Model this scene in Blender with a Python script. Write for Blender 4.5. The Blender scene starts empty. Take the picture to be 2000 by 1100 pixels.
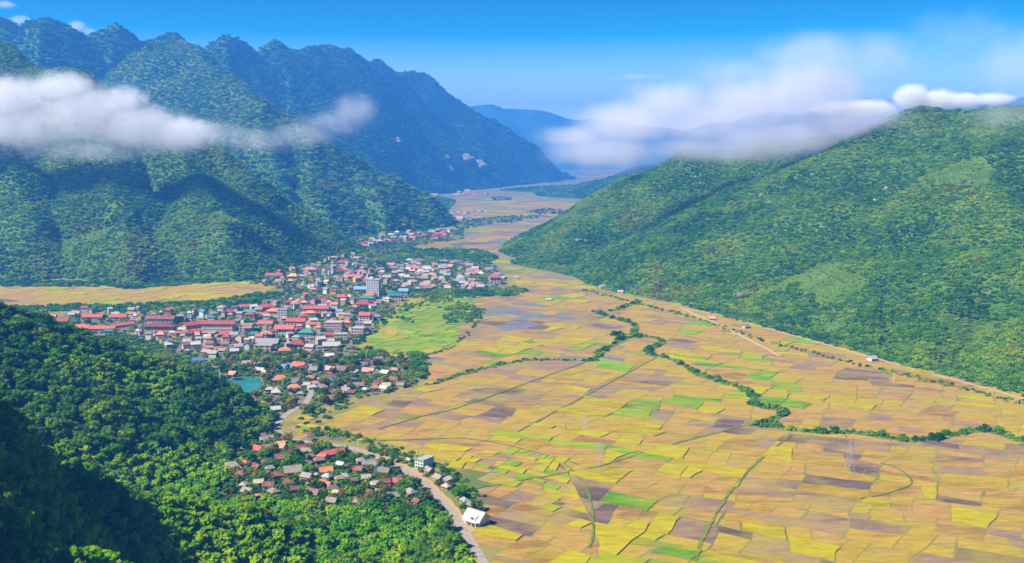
import bpy, math, random
import numpy as np
from mathutils import Vector
R = math.radians
C = bpy.context.scene.collection
SC = bpy.context.scene
rng = np.random.default_rng(7)
random.seed(7)

# ------------------------------------------------------------------ camera
F_PX, CAM_Z = 1900.0, 250.0          # focal length in pixels of a 2000 px wide frame
PITCH = math.atan(260 / F_PX)
cam_d = bpy.data.cameras.new('camera')
cam_d.sensor_width = 36.0
cam_d.lens = 36.0 * F_PX / 2000.0
cam_d.clip_start, cam_d.clip_end = 1.0, 60000.0
cam = bpy.data.objects.new('camera', cam_d)
cam.location = (0, 0, CAM_Z)
cam.rotation_euler = (R(90) - PITCH, 0, 0)
C.objects.link(cam)
SC.camera = cam

# ------------------------------------------------------------------ sky, sun, exposure
SUN_EL = R(47)
SUN_AZ = math.atan2(-0.885, -0.465)     # from +Y, clockwise: sun behind-left of the camera
SUNV = Vector((math.sin(SUN_AZ) * math.cos(SUN_EL), math.cos(SUN_AZ) * math.cos(SUN_EL), math.sin(SUN_EL)))
world = bpy.data.worlds.new('World')
SC.world = world
world.use_nodes = True
wn, wl = world.node_tree.nodes, world.node_tree.links
wn.clear()
w_out = wn.new('ShaderNodeOutputWorld')
w_bg = wn.new('ShaderNodeBackground')
w_sky = wn.new('ShaderNodeTexSky')
w_sky.sky_type = 'NISHITA'
w_sky.sun_disc = False
w_sky.sun_elevation = SUN_EL
w_sky.sun_rotation = SUN_AZ
w_sky.altitude = 1200
w_sky.air_density = 1.3
w_sky.dust_density = 0.1
w_sky.ozone_density = 4.0
w_hs = wn.new('ShaderNodeHueSaturation')
w_tc = wn.new('ShaderNodeTexCoord'); w_sx = wn.new('ShaderNodeSeparateXYZ'); wl.new(w_tc.outputs['Generated'], w_sx.inputs[0])
for sock, lo_, hi_ in (('Saturation', 0.62, 2.3), ('Value', 1.9, 0.56)):      # pale at the horizon, deep blue above
    w_mr = wn.new('ShaderNodeMapRange'); w_mr.interpolation_type = 'SMOOTHSTEP'
    w_mr.inputs[1].default_value = 0.0; w_mr.inputs[2].default_value = 0.17; w_mr.inputs[3].default_value = lo_; w_mr.inputs[4].default_value = hi_
    wl.new(w_sx.outputs[2], w_mr.inputs[0]); wl.new(w_mr.outputs[0], w_hs.inputs[sock])
w_bg.inputs['Strength'].default_value = 0.10
w_lo = wn.new('ShaderNodeVectorMath'); w_lo.operation = 'SCALE'; w_lo.inputs['Scale'].default_value = 0.1
w_ga = wn.new('ShaderNodeGamma'); w_ga.inputs[1].default_value = 1.3       # deeper, clearer blue overall
w_hi = wn.new('ShaderNodeVectorMath'); w_hi.operation = 'SCALE'; w_hi.inputs['Scale'].default_value = 6.6
wl.new(w_sky.outputs[0], w_lo.inputs[0]); wl.new(w_lo.outputs[0], w_ga.inputs[0]); wl.new(w_ga.outputs[0], w_hi.inputs[0])
wl.new(w_hi.outputs[0], w_hs.inputs['Color'])
wl.new(w_hs.outputs[0], w_bg.inputs[0])
wl.new(w_bg.outputs[0], w_out.inputs[0])

sun_d = bpy.data.lights.new('sun', 'SUN')
sun_d.energy = 5.0
sun_d.angle = R(0.53)
sun_d.color = (1.0, 0.93, 0.80)
sun = bpy.data.objects.new('sun', sun_d)
sun.rotation_euler = SUNV.to_track_quat('Z', 'Y').to_euler()
sun.location = (-800, -400, 1500)
C.objects.link(sun)

SC.view_settings.view_transform = 'Standard'
SC.view_settings.look = 'None'
SC.view_settings.gamma = 1.0
SC.view_settings.exposure = 1.42
SC.render.engine = 'CYCLES'
cy = SC.cycles
cy.use_denoising = True
cy.denoiser = 'OPENIMAGEDENOISE'
cy.use_adaptive_sampling = True
cy.adaptive_threshold = 0.02
cy.max_bounces = 6
cy.diffuse_bounces = 3
cy.glossy_bounces = 1
cy.transmission_bounces = 2
cy.transparent_max_bounces = 8
cy.volume_bounces = 3
cy.volume_step_rate = 0.8
cy.volume_max_steps = 256
cy.sample_clamp_indirect = 4.0

# ------------------------------------------------------------------ pixel helpers (photo pixels, 2000 x 1100 -> places)
CP, SP = math.cos(PITCH), math.sin(PITCH)
def P(u, v, Y):
    x = (u - 1000) / F_PX; y = (550 - v) / F_PX
    s = Y / (CP + y * SP)
    return (s * x, Y, CAM_Z + s * (-SP + y * CP))
def G(u, v, z=0.0):
    x = (u - 1000) / F_PX; y = (550 - v) / F_PX
    s = (z - CAM_Z) / (-SP + y * CP)
    return (s * x, s * (CP + y * SP))
def proj(x, y, z):
    dz = z - CAM_Z
    f = y * CP - dz * SP
    up = y * SP + dz * CP
    f = np.maximum(f, 1e-3)
    return 1000 + F_PX * x / f, 550 - F_PX * up / f
def in_poly(px, py, poly):
    px = np.asarray(px, float); py = np.asarray(py, float)
    ins = np.zeros(px.shape, bool)
    n = len(poly); j = n - 1
    for i in range(n):
        xi, yi = poly[i][0], poly[i][1]; xj, yj = poly[j][0], poly[j][1]
        c = ((yi > py) != (yj > py)) & (px < (xj - xi) * (py - yi) / ((yj - yi) if yj != yi else 1e-9) + xi)
        ins ^= c
        j = i
    return ins
def gpoly(pts):
    return [G(u, v) for u, v in pts]

# ------------------------------------------------------------------ value noise
def _hash(ix, iy, seed):
    n = (ix.astype(np.int64) * 374761393 + iy.astype(np.int64) * 668265263 + seed * 1442695041) & 0x7fffffff
    n = ((n ^ (n >> 13)) * 1274126177) & 0x7fffffff
    return ((n ^ (n >> 16)) & 0xffff) / 65535.0
def vnoise(x, y, seed=0):
    ix = np.floor(x); iy = np.floor(y)
    fx = x - ix; fy = y - iy
    fx = fx * fx * fx * (fx * (fx * 6 - 15) + 10); fy = fy * fy * fy * (fy * (fy * 6 - 15) + 10)
    a = _hash(ix, iy, seed); b = _hash(ix + 1, iy, seed)
    c = _hash(ix, iy + 1, seed); d = _hash(ix + 1, iy + 1, seed)
    return (a + (b - a) * fx) * (1 - fy) + (c + (d - c) * fx) * fy
def fbm(x, y, scale, octs=4, seed=0, gain=0.5):
    t = 0; amp = 1; tot = 0; f = 1.0 / scale
    for o in range(octs):
        t = t + amp * (vnoise(x * f + 17.3 * o, y * f - 9.1 * o, seed + o) - 0.5); tot += amp
        amp *= gain; f *= 2.03
    return t / tot * 2      # about -1..1

# ------------------------------------------------------------------ ridges: (u, v, distance, side slope)
RID = {}
def ridge(kind, pts):
    RID.setdefault(kind, []).append([P(u, v, Y) + (s,) for u, v, Y, s in pts])
def ridge3(kind, pts):
    RID.setdefault(kind, []).append(pts)
# the mountain along the right side of the valley
ridge('right', [(1015, 508, 2170, .6), (1060, 482, 2330, .6), (1150, 424, 2500, .58), (1250, 345, 2480, .56), (1340, 288, 2400, .55),
                (1450, 285, 2330, .52), (1580, 275, 2250, .5), (1690, 248, 2120, .49), (1750, 225, 2060, .48), (1800, 206, 2010, .47), (1860, 212, 1990, .46),
                (1950, 196, 1940, .45), (2010, 192, 1900, .44), (2150, 200, 1750, .44), (2400, 240, 1500, .46), (2900, 300, 1200, .45), (3600, 340, 950, .5)])
ridge('right', [(1250, 352, 2460, .7), (1265, 420, 2250, .7), (1210, 500, 2010, .7), (1190, 548, 1860, .7)])
ridge('right', [(1450, 290, 2310, .62), (1480, 420, 1950, .62), (1440, 520, 1690, .62), (1420, 600, 1530, .7)])
ridge('right', [(1700, 255, 2110, .58), (1720, 400, 1720, .58), (1700, 560, 1390, .6), (1690, 660, 1220, .7)])
ridge('right', [(1950, 200, 1930, .52), (2010, 420, 1500, .52), (2020, 600, 1200, .5), (1980, 745, 1010, .5)])
ridge('right', [(1830, 215, 1990, .5), (1860, 420, 1590, .5), (1850, 580, 1280, .5), (1830, 700, 1100, .5)])
ridge('right', [(2150, 205, 1740, .5), (2250, 500, 1250, .5), (2300, 760, 960, .5)])
ridge('right', [(1040, 500, 2150, .4), (1150, 545, 1830, .4), (1250, 570, 1690, .4), (1350, 596, 1560, .4), (1500, 640, 1350, .4), (1600, 662, 1265, .4), (1700, 685, 1180, .4), (1850, 722, 1075, .4), (2000, 762, 985, .4), (2200, 820, 890, .4)])
# near mountain on the left with its spurs
ridge('left', [(-700, 60, 2500, .9), (-350, 40, 2700, .9), (-100, 66, 2650, .9), (0, 88, 2600, .9), (70, 130, 2570, .9), (170, 150, 2540, .85),
               (250, 190, 2520, .8), (330, 222, 2480, .8), (400, 275, 2420, .75), (450, 320, 2350, .7), (520, 405, 2280, .75), (590, 478, 2340, .8)])
ridge('left', [(-60, 90, 2610, .75), (10, 300, 2180, .75), (40, 420, 1980, .75), (20, 520, 1860, .8)])
ridge('left', [(170, 155, 2530, .7), (230, 320, 2180, .7), (262, 450, 1960, .7), (255, 548, 1800, .75)])
ridge('left', [(330, 225, 2470, .75), (400, 350, 2170, .75), (450, 450, 1980, .75), (480, 530, 1840, .8)])
ridge('left', [(-350, 60, 2650, .75), (-250, 300, 2150, .75), (-200, 480, 1900, .75)])
# second spur that dips behind the town
ridge('left', [(330, 60, 4300, .75), (400, 118, 4050, .75), (480, 172, 3700, .72), (560, 226, 3450, .7), (640, 268, 3320, .75), (700, 306, 3260, .8), (780, 352, 3220, .85),
               (838, 392, 3270, .9), (874, 430, 3400, 1.0)])
ridge('left', [(590, 245, 3400, .8), (620, 340, 3000, .8), (640, 420, 2780, .8), (650, 468, 2600, .8)])
ridge('left', [(700, 306, 3260, .8), (730, 380, 3010, .8), (745, 440, 2880, .9)])
ridge('left', [(500, 190, 3650, .8), (520, 290, 3150, .8), (560, 400, 2800, .8), (600, 465, 2600, .9)])
# the high range behind
CR = [(-700, 40, 4200), (-400, 0, 4300), (-200, 25, 4300), (-60, 8, 4250), (0, 17, 4250), (40, 46, 4300), (85, 16, 4250), (120, 40, 4350), (160, 76, 4400), (190, 76, 4450),
      (218, 64, 4500), (250, 92, 4600), (290, 78, 4700), (330, 70, 4800), (370, 108, 4950), (430, 70, 5050), (480, 82, 5150), (500, 104, 5250), (540, 70, 5400),
      (590, 97, 5600), (640, 82, 5850), (680, 96, 6100), (715, 124, 6300), (740, 110, 6450), (750, 131, 6550), (775, 157, 6700), (820, 138, 7000), (850, 166, 7150),
      (880, 188, 7250), (920, 207, 7350), (980, 242, 7500), (1040, 282, 7650), (1090, 322, 7850), (1135, 350, 8050)]
ridge('back', [(u, v, Y, 1.05) for u, v, Y in CR])
_r = random.Random(3)
for i, (u, v, Y) in enumerate(CR[1:-2]):
    if v in (46, 40, 76, 92, 108, 104, 97, 124, 131, 157): continue
    x, y, z = P(u, v + 4, Y)
    pts = [(x, y, z, .95)]
    ang = R(-78 + _r.uniform(-14, 14)) if u < 700 else R(-88 + _r.uniform(-12, 12))
    n = 5
    L = z / 0.62 * _r.uniform(.8, 1.05)
    for k in range(1, n + 1):
        a = ang + R(_r.uniform(-14, 14))
        x += math.cos(a) * L / n; y += math.sin(a) * L / n
        zz = z * (1 - k / n) ** 1.08 + (20 if k < n else -10) * _r.uniform(-1.2, 1.0)
        pts.append((x, y, zz, .95))
    ridge3('back', pts)
# farthest range and the low wooded rise at the end of the fields
ridge('far', [(600, 200, 12600, .6), (850, 225, 12600, .65), (920, 203, 12800, .65), (960, 198, 12800, .65), (1000, 207, 12900, .65), (1040, 208, 12900, .65), (1080, 219, 12900, .65),
              (1110, 227, 12900, .65), (1150, 229, 12900, .65), (1180, 233, 12900, .65), (1260, 252, 13000, .65), (1400, 235, 13000, .65), (1600, 215, 13000, .65),
              (1690, 196, 13000, .65), (1745, 193, 13000, .65), (1800, 205, 13000, .65), (2100, 180, 12800, .65), (2600, 200, 13000, .65)])
ridge('far', [(830, 384, 5700, .22), (920, 376, 5900, .2), (1000, 366, 5900, .2), (1100, 360, 5700, .2), (1180, 350, 5500, .2), (1260, 336, 5300, .22), (1400, 330, 5000, .25)])
# foreground: the spur over the town, the sunlit spur, the slope the viewer stands on
ridge('near', [(525, 862, 850, .8), (490, 815, 872, .8), (430, 772, 880, .66), (340, 728, 862, .6), (250, 697, 850, .58), (100, 655, 832, .56), (0, 618, 812, .56), (-150, 570, 780, .58), (-400, 500, 720, .6)])
ridge('near', [(-300, 830, 470, .6), (-60, 885, 490, .6), (100, 932, 505, .62), (300, 985, 535, .62), (470, 1020, 560, .62), (620, 1062, 572, .6), (760, 1095, 580, .55)])
ridge3('near', [(-1250, -400, 720, .85), (-980, -120, 690, .9), (-800, 80, 640, 1.0), (-605, 220, 550, 1.1), (-528, 310, 464, 1.15), (-498, 390, 318, 1.12), (-480, 460, 200, 1.05), (-470, 530, 125, .9)])
ridge3('near', [(-1250, -400, 640, .7), (-600, -260, 420, .7), (-200, -90, 300, .75), (0, -14, 252, .95), (180, -60, 230, .9), (500, -300, 240, .8)])
ridge3('near', [(-560, 330, 360, .8), (-400, 345, 210, .75), (-270, 360, 128, .75), (-190, 395, 78, .75)])
KINDS = ['right', 'left', 'back', 'far', 'near']
WARP = {'right': (22, 160), 'left': (30, 150), 'back': (70, 420), 'far': (60, 500), 'near': (12, 70)}
NOISE = {'right': (16, 190), 'left': (30, 200), 'back': (48, 430), 'far': (60, 800), 'near': (7, 60)}

RUG = {'left': (34, 330), 'back': (60, 700), 'far': (60, 1500), 'right': (18, 300)}

def height_all(x, y):
    best = np.full(x.shape, -60.0); who = np.zeros(x.shape, np.int8)
    for ki, k in enumerate(KINDS):
        wa, ws = WARP[k]
        xx = x + wa * fbm(x, y, ws, 3, 11 + ki); yy = y + wa * fbm(x, y, ws, 3, 31 + ki)
        hk = np.full(x.shape, -1e9)
        for pts in RID[k]:
            a = np.array(pts)
            reach = (a[:, 2].max() + 60) / a[:, 3].min() + 50
            m = (xx > a[:, 0].min() - reach) & (xx < a[:, 0].max() + reach) & (yy > a[:, 1].min() - reach) & (yy < a[:, 1].max() + reach)
            if not m.any(): continue
            qx = xx[m]; qy = yy[m]; hb = hk[m]
            for i in range(len(a) - 1):
                ax, ay, az, as_ = a[i]; bx, by, bz, bs = a[i + 1]
                dx, dy = bx - ax, by - ay
                t = np.clip(((qx - ax) * dx + (qy - ay) * dy) / (dx * dx + dy * dy), 0, 1)
                d = np.hypot(qx - (ax + t * dx), qy - (ay + t * dy))
                zc = az + t * (bz - az)
                s = as_ + t * (bs - as_)
                rr = 9.0 if k != 'near' else 5.0
                dd = np.sqrt(d * d + rr * rr) - rr
                np.maximum(hb, zc - s * dd, out=hb)
            hk[m] = hb
        na, ns = NOISE[k]
        am = np.clip((hk + 6) / 90.0, 0, 1)
        hk = hk + am * na * (fbm(x, y, ns, 5, 51 + ki) - 0.1)
        if k in RUG:
            ra, rs = RUG[k]
            rn = 1 - 2 * np.abs(fbm(xx * 1.15, yy, rs, 3, 71 + ki))
            hk = hk + np.clip((hk - 5) / 160.0, 0, 1) * ra * (rn - 0.62)
        m = hk > best
        best[m] = hk[m]; who[m] = ki
    return best, who

# polar tessellation about the viewpoint: fine near, coarse far
TH = np.radians(np.concatenate([np.linspace(-118, -34, 70)[:-1], np.linspace(-34, 33, 560), np.linspace(33, 75, 40)[1:]]))
LR = np.linspace(math.log(45), math.log(16500), 700)
RR = np.exp(LR)
TT, RG = np.meshgrid(TH, RR, indexing='ij')
GX, GY = np.sin(TT) * RG, np.cos(TT) * RG
GH, GW = height_all(GX.ravel(), GY.ravel())
GH = GH.reshape(GX.shape); GW = GW.reshape(GX.shape)

def hgt(x, y):
    th = np.arctan2(x, y); lr = np.log(np.maximum(np.hypot(x, y), 46))
    ti = np.clip(np.interp(th, TH, np.arange(len(TH))), 0, len(TH) - 1.001)
    ri = np.clip((lr - LR[0]) / (LR[1] - LR[0]), 0, len(LR) - 1.001)
    i = ti.astype(int); j = ri.astype(int); a = ti - i; b = ri - j
    return (GH[i, j] * (1 - a) * (1 - b) + GH[i + 1, j] * a * (1 - b) + GH[i, j + 1] * (1 - a) * b + GH[i + 1, j + 1] * a * b)
def who_at(x, y):
    th = np.arctan2(x, y); lr = np.log(np.maximum(np.hypot(x, y), 46))
    i = np.clip(np.rint(np.interp(th, TH, np.arange(len(TH)))), 0, len(TH) - 1).astype(int)
    j = np.clip(np.rint((lr - LR[0]) / (LR[1] - LR[0])), 0, len(LR) - 1).astype(int)
    return GW[i, j]

# ------------------------------------------------------------------ materials
MATS = {}
def node_mat(name):
    m = bpy.data.materials.new(name); m.use_nodes = True
    nt = m.node_tree; nt.nodes.clear()
    out = nt.nodes.new('ShaderNodeOutputMaterial')
    return m, nt, out
def lk(nt, a, b): nt.links.new(a, b)
def noise_node(nt, scale, detail=3, rough=0.55, coord=None, w=None):
    n = nt.nodes.new('ShaderNodeTexNoise'); n.inputs['Scale'].default_value = scale
    n.inputs['Detail'].default_value = detail; n.inputs['Roughness'].default_value = rough
    if coord is not None: lk(nt, coord, n.inputs['Vector'])
    return n
def ramp(nt, fac, stops):
    r = nt.nodes.new('ShaderNodeValToRGB')
    e = r.color_ramp.elements
    while len(e) < len(stops): e.new(0.5)
    for el, (p, c) in zip(e, stops):
        el.position = p; el.color = (*c, 1)
    lk(nt, fac, r.inputs[0])
    return r
def surf_mat(name, cols, scale, rough=0.9, spec=0.1, bump=0.0, bscale=None, coord='pos', detail=4, stretch=None, rand=0.0):
    """mottled matte surface: colours along a noise ramp, optional bump, optional per-object shift"""
    m, nt, out = node_mat(name)
    if coord == 'pos':
        co = nt.nodes.new('ShaderNodeNewGeometry').outputs['Position']
    else:
        co = nt.nodes.new('ShaderNodeTexCoord').outputs['Object']
    if stretch:
        mp = nt.nodes.new('ShaderNodeMapping'); mp.inputs['Scale'].default_value = stretch
        mp.inputs['Rotation'].default_value = (0, 0, R(28))
        lk(nt, co, mp.inputs[0]); co = mp.outputs[0]
    n = noise_node(nt, scale, detail, .6, co)
    k = len(cols)
    r = ramp(nt, n.outputs[0], [(0.32 + 0.36 * i / max(1, k - 1), c) for i, c in enumerate(cols)])
    col = r.outputs[0]
    if rand:
        oi = nt.nodes.new('ShaderNodeObjectInfo')
        mr = nt.nodes.new('ShaderNodeMapRange'); mr.inputs[3].default_value = 1 - rand; mr.inputs[4].default_value = 1 + rand
        lk(nt, oi.outputs['Random'], mr.inputs[0])
        hv = nt.nodes.new('ShaderNodeHueSaturation'); lk(nt, mr.outputs[0], hv.inputs['Value']); lk(nt, col, hv.inputs['Color'])
        col = hv.outputs[0]
    b = nt.nodes.new('ShaderNodeBsdfPrincipled')
    b.inputs['Roughness'].default_value = rough
    b.inputs['Specular IOR Level'].default_value = spec
    lk(nt, col, b.inputs['Base Color'])
    if bump:
        n2 = noise_node(nt, bscale or scale * 6, 3, .6, co)
        bp = nt.nodes.new('ShaderNodeBump'); bp.inputs['Strength'].default_value = bump
        bp.inputs['Distance'].default_value = 0.5
        lk(nt, n2.outputs[0], bp.inputs['Height']); lk(nt, bp.outputs[0], b.inputs['Normal'])
    lk(nt, b.outputs[0], out.inputs[0])
    MATS[name] = m
    return m
def leaf_mat(name, c1, c2, c3, trans=0.25, pscale=0.012):
    """foliage: colour drifts over the hillside and from tree to tree, some light passes through"""
    m, nt, out = node_mat(name)
    pos = nt.nodes.new('ShaderNodeNewGeometry').outputs['Position']
    n = noise_node(nt, pscale, 3, .6, pos)
    oi = nt.nodes.new('ShaderNodeObjectInfo')
    ad = nt.nodes.new('ShaderNodeMath'); ad.operation = 'MULTIPLY_ADD'; ad.inputs[1].default_value = 0.42
    lk(nt, oi.outputs['Random'], ad.inputs[0])
    sb = nt.nodes.new('ShaderNodeMath'); sb.operation = 'SUBTRACT'; sb.inputs[1].default_value = 0.21
    lk(nt, n.outputs[0], sb.inputs[0]); lk(nt, sb.outputs[0], ad.inputs[2])
    n2 = noise_node(nt, 0.45, 2, .6, pos)
    ad2 = nt.nodes.new('ShaderNodeMath'); ad2.operation = 'MULTIPLY_ADD'; ad2.inputs[1].default_value = 0.35
    lk(nt, n2.outputs[0], ad2.inputs[0])
    sb2 = nt.nodes.new('ShaderNodeMath'); sb2.operation = 'SUBTRACT'; sb2.inputs[1].default_value = 0.175
    lk(nt, ad.outputs[0], sb2.inputs[0]); lk(nt, sb2.outputs[0], ad2.inputs[2])
    r = ramp(nt, ad2.outputs[0], [(0.28, c1), (0.5, c2), (0.72, c3)])
    d = nt.nodes.new('ShaderNodeBsdfDiffuse'); t = nt.nodes.new('ShaderNodeBsdfTranslucent')
    mx = nt.nodes.new('ShaderNodeMixShader'); mx.inputs[0].default_value = trans
    lk(nt, r.outputs[0], d.inputs[0]); lk(nt, r.outputs[0], t.inputs[0])
    lk(nt, d.outputs[0], mx.inputs[1]); lk(nt, t.outputs[0], mx.inputs[2]); lk(nt, mx.outputs[0], out.inputs[0])
    MATS[name] = m
    return m

surf_mat('undergrowth', [(.034, .085, .010), (.060, .12, .014), (.10, .15, .020)], 0.03, bump=.6, bscale=.25)
surf_mat('undergrowth_far', [(.022, .070, .016), (.035, .095, .02), (.065, .12, .028)], 0.006, bump=1.0, bscale=.05)
surf_mat('valley_ground', [(.09, .12, .025), (.15, .15, .035), (.22, .17, .05), (.13, .16, .03)], 0.012, bump=.2)
surf_mat('bark', [(.09, .07, .05), (.16, .13, .10)], 3.0)
surf_mat('pale_bark', [(.38, .34, .27), (.55, .50, .42)], 1.0)
surf_mat('rock', [(.08, .075, .06), (.20, .17, .135), (.32, .27, .22)], 0.12, bump=1, bscale=.6)
leaf_mat('leaf_dark', (.020, .085, .010), (.042, .145, .014), (.095, .205, .018), .35)
leaf_mat('leaf_mid', (.042, .160, .009), (.095, .250, .012), (.195, .330, .016), .4)
leaf_mat('leaf_bright', (.100, .235, .008), (.190, .335, .010), (.320, .420, .014), .42)
leaf_mat('leaf_olive', (.085, .105, .018), (.150, .160, .022), (.235, .210, .030), .3)
leaf_mat('leaf_bamboo', (.085, .310, .003), (.210, .460, .004), (.400, .570, .005), .5)

def mesh_obj(name, verts, faces, mats, parent=None, mat_idx=None, smooth=False, coll=None):
    me = bpy.data.meshes.new(name)
    verts = np.asarray(verts, dtype=np.float32)
    if isinstance(faces, np.ndarray):
        nf, k = faces.shape
        me.vertices.add(len(verts)); me.vertices.foreach_set('co', verts.ravel())
        me.loops.add(nf * k); me.loops.foreach_set('vertex_index', faces.astype(np.int32).ravel())
        me.polygons.add(nf); me.polygons.foreach_set('loop_start', np.arange(0, nf * k, k, dtype=np.int32))
        if mat_idx is not None: me.polygons.foreach_set('material_index', np.asarray(mat_idx, np.int32))
        me.update(calc_edges=True)
    else:
        me.from_pydata(verts.tolist(), [], faces)
        if mat_idx is not None: me.polygons.foreach_set('material_index', np.asarray(mat_idx, np.int32))
        me.update()
    for m in (mats if isinstance(mats, (list, tuple)) else [mats]):
        me.materials.append(MATS[m] if isinstance(m, str) else m)
    if smooth: me.polygons.foreach_set('use_smooth', np.ones(len(me.polygons), bool))
    o = bpy.data.objects.new(name, me)
    if coll is None: C.objects.link(o)
    elif coll: coll.objects.link(o)
    if parent is not None: o.parent = parent
    return o
def tag(o, label=None, cat=None, group=None, kind=None):
    if label: o['label'] = label
    if cat: o['category'] = cat
    if group: o['group'] = group
    if kind: o['kind'] = kind
    return o
def empty(name, loc, rz=0.0):
    o = bpy.data.objects.new(name, None); o.empty_display_size = 1
    o.location = loc; o.rotation_euler = (0, 0, rz); C.objects.link(o)
    return o
def child(name, me, parent, loc=(0, 0, 0), scl=(1, 1, 1), rot=(0, 0, 0)):
    o = bpy.data.objects.new(name, me); o.location = loc; o.scale = scl; o.rotation_euler = rot
    o.parent = parent; C.objects.link(o)
    return o

# ------------------------------------------------------------------ terrain: one mesh for each mountain
nT, nR = GX.shape
idx = np.arange(nT * nR).reshape(nT, nR)
quads = np.stack([idx[:-1, :-1], idx[:-1, 1:], idx[1:, 1:], idx[1:, :-1]], -1).reshape(-1, 4)
qh = GH.ravel()[quads].max(1); qw = GW.ravel()[quads[:, 0]]
allv = np.stack([GX.ravel(), GY.ravel(), np.maximum(GH.ravel(), -8)], -1)
tnames = {'right': ('mountain', 'undergrowth'), 'left': ('mountain', 'undergrowth'), 'back': ('mountain_range', 'undergrowth_far'),
          'far': ('mountain_range', 'undergrowth_far'), 'near': ('hillside', 'undergrowth')}
tlabels = {'right': 'forested mountain slope along the right side of the valley', 'left': 'forested mountain spurs behind the town on the left',
           'back': 'high blue mountain range behind the left mountain', 'far': 'farthest hazy blue range at the end of the valley',
           'near': 'dark forested hillside in the lower left foreground'}
for ki, k in enumerate(KINDS):
    m = (qw == ki) & (qh > -1.5)
    q = quads[m]
    used, inv = np.unique(q, return_inverse=True)
    o = mesh_obj(tnames[k][0], allv[used], inv.reshape(-1, 4), tnames[k][1], smooth=True)
    tag(o, tlabels[k], kind='structure')
ground_m = MATS['valley_ground']
S = 40000
floor = mesh_obj('valley_floor', [(-S, -S, 0), (S, -S, 0), (S, S, 0), (-S, S, 0)], [(0, 1, 2, 3)], 'valley_ground')
tag(floor, 'flat valley floor of grass and bare earth under the fields', kind='structure')
# ------------------------------------------------------------------ foliage prototypes (shared meshes)
def ico(sub=1):
    t = (1 + 5 ** .5) / 2
    v = [(-1, t, 0), (1, t, 0), (-1, -t, 0), (1, -t, 0), (0, -1, t), (0, 1, t), (0, -1, -t), (0, 1, -t), (t, 0, -1), (t, 0, 1), (-t, 0, -1), (-t, 0, 1)]
    v = [np.array(p) / np.linalg.norm(p) for p in v]
    f = [(0, 11, 5), (0, 5, 1), (0, 1, 7), (0, 7, 10), (0, 10, 11), (1, 5, 9), (5, 11, 4), (11, 10, 2), (10, 7, 6), (7, 1, 8),
         (3, 9, 4), (3, 4, 2), (3, 2, 6), (3, 6, 8), (3, 8, 9), (4, 9, 5), (2, 4, 11), (6, 2, 10), (8, 6, 7), (9, 8, 1)]
    for _ in range(sub):
        c = {}; nf = []
        def mid(a, b):
            k = (min(a, b), max(a, b))
            if k not in c:
                m = v[a] + v[b]; v.append(m / np.linalg.norm(m)); c[k] = len(v) - 1
            return c[k]
        for a, b, d in f:
            ab, bd, da = mid(a, b), mid(b, d), mid(d, a)
            nf += [(a, ab, da), (b, bd, ab), (d, da, bd), (ab, bd, da)]
        f = nf
    return np.array(v), np.array(f)
ICO0 = ico(0); ICO1 = ico(1)

def cards(rs, pts, nrm, size, jit=0.5):
    """small folded leaf sprays: one pair of triangles each, roughly facing nrm"""
    n = len(pts)
    d = nrm + rs.normal(0, jit, (n, 3)); d /= np.linalg.norm(d, axis=1, keepdims=True) + 1e-9
    a = np.cross(d, rs.normal(0, 1, (n, 3))); a /= np.linalg.norm(a, axis=1, keepdims=True) + 1e-9
    b = np.cross(d, a)
    s = size * rs.uniform(.6, 1.35, (n, 1))
    fold = d * s * rs.uniform(-.1, .45, (n, 1))
    p0 = pts - a * s; p1 = pts - b * s * .6 - fold; p2 = pts + a * s; p3 = pts + b * s * .6 - fold
    v = np.stack([p0, p1, p2, p3], 1).reshape(-1, 3)
    i = np.arange(n)[:, None] * 4
    f = np.concatenate([i + np.array([[0, 1, 2]]), i + np.array([[0, 2, 3]])])
    return v, f

def crown_mesh(name, seed, mat, Rc=4.5, Hc=5.5, base=3.5, nl=12, per=46, leaf=.62, core=True, lean=.15):
    rs = np.random.default_rng(seed)
    V, Fc = [], []; off = 0
    for i in range(nl):
        th = i * 2.399 + rs.uniform(-.4, .4)
        k = (i + .5) / nl
        rr = Rc * (.25 + .62 * math.sqrt(max(0, 1 - (1.25 * k - .35) ** 2))) * rs.uniform(.65, 1.05) * (0.35 if i == nl - 1 else 1)
        c = np.array([rr * math.cos(th), rr * math.sin(th), base + Hc * (.12 + .8 * k) * rs.uniform(.9, 1.06)])
        c[:2] += lean * Rc * k
        lr = Rc * rs.uniform(.30, .46)
        d = rs.normal(0, 1, (per, 3)); d[:, 2] += .5; d /= np.linalg.norm(d, axis=1, keepdims=True)
        pts = c + d * lr * rs.uniform(.72, 1.12, (per, 1)) * np.array([1.1, 1.1, .8])
        v, f = cards(rs, pts, d, leaf)
        V.append(v); Fc.append(f + off); off += len(v)
        if core:
            cv, cf = ICO0
            v = c + cv * lr * .74 * np.array([1.1, 1.1, .8]) * rs.uniform(.85, 1.1, (len(cv), 1))
            V.append(v); Fc.append(cf + off); off += len(v)
    return mesh_obj(name, np.concatenate(V), np.concatenate(Fc), mat, coll=False)

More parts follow.
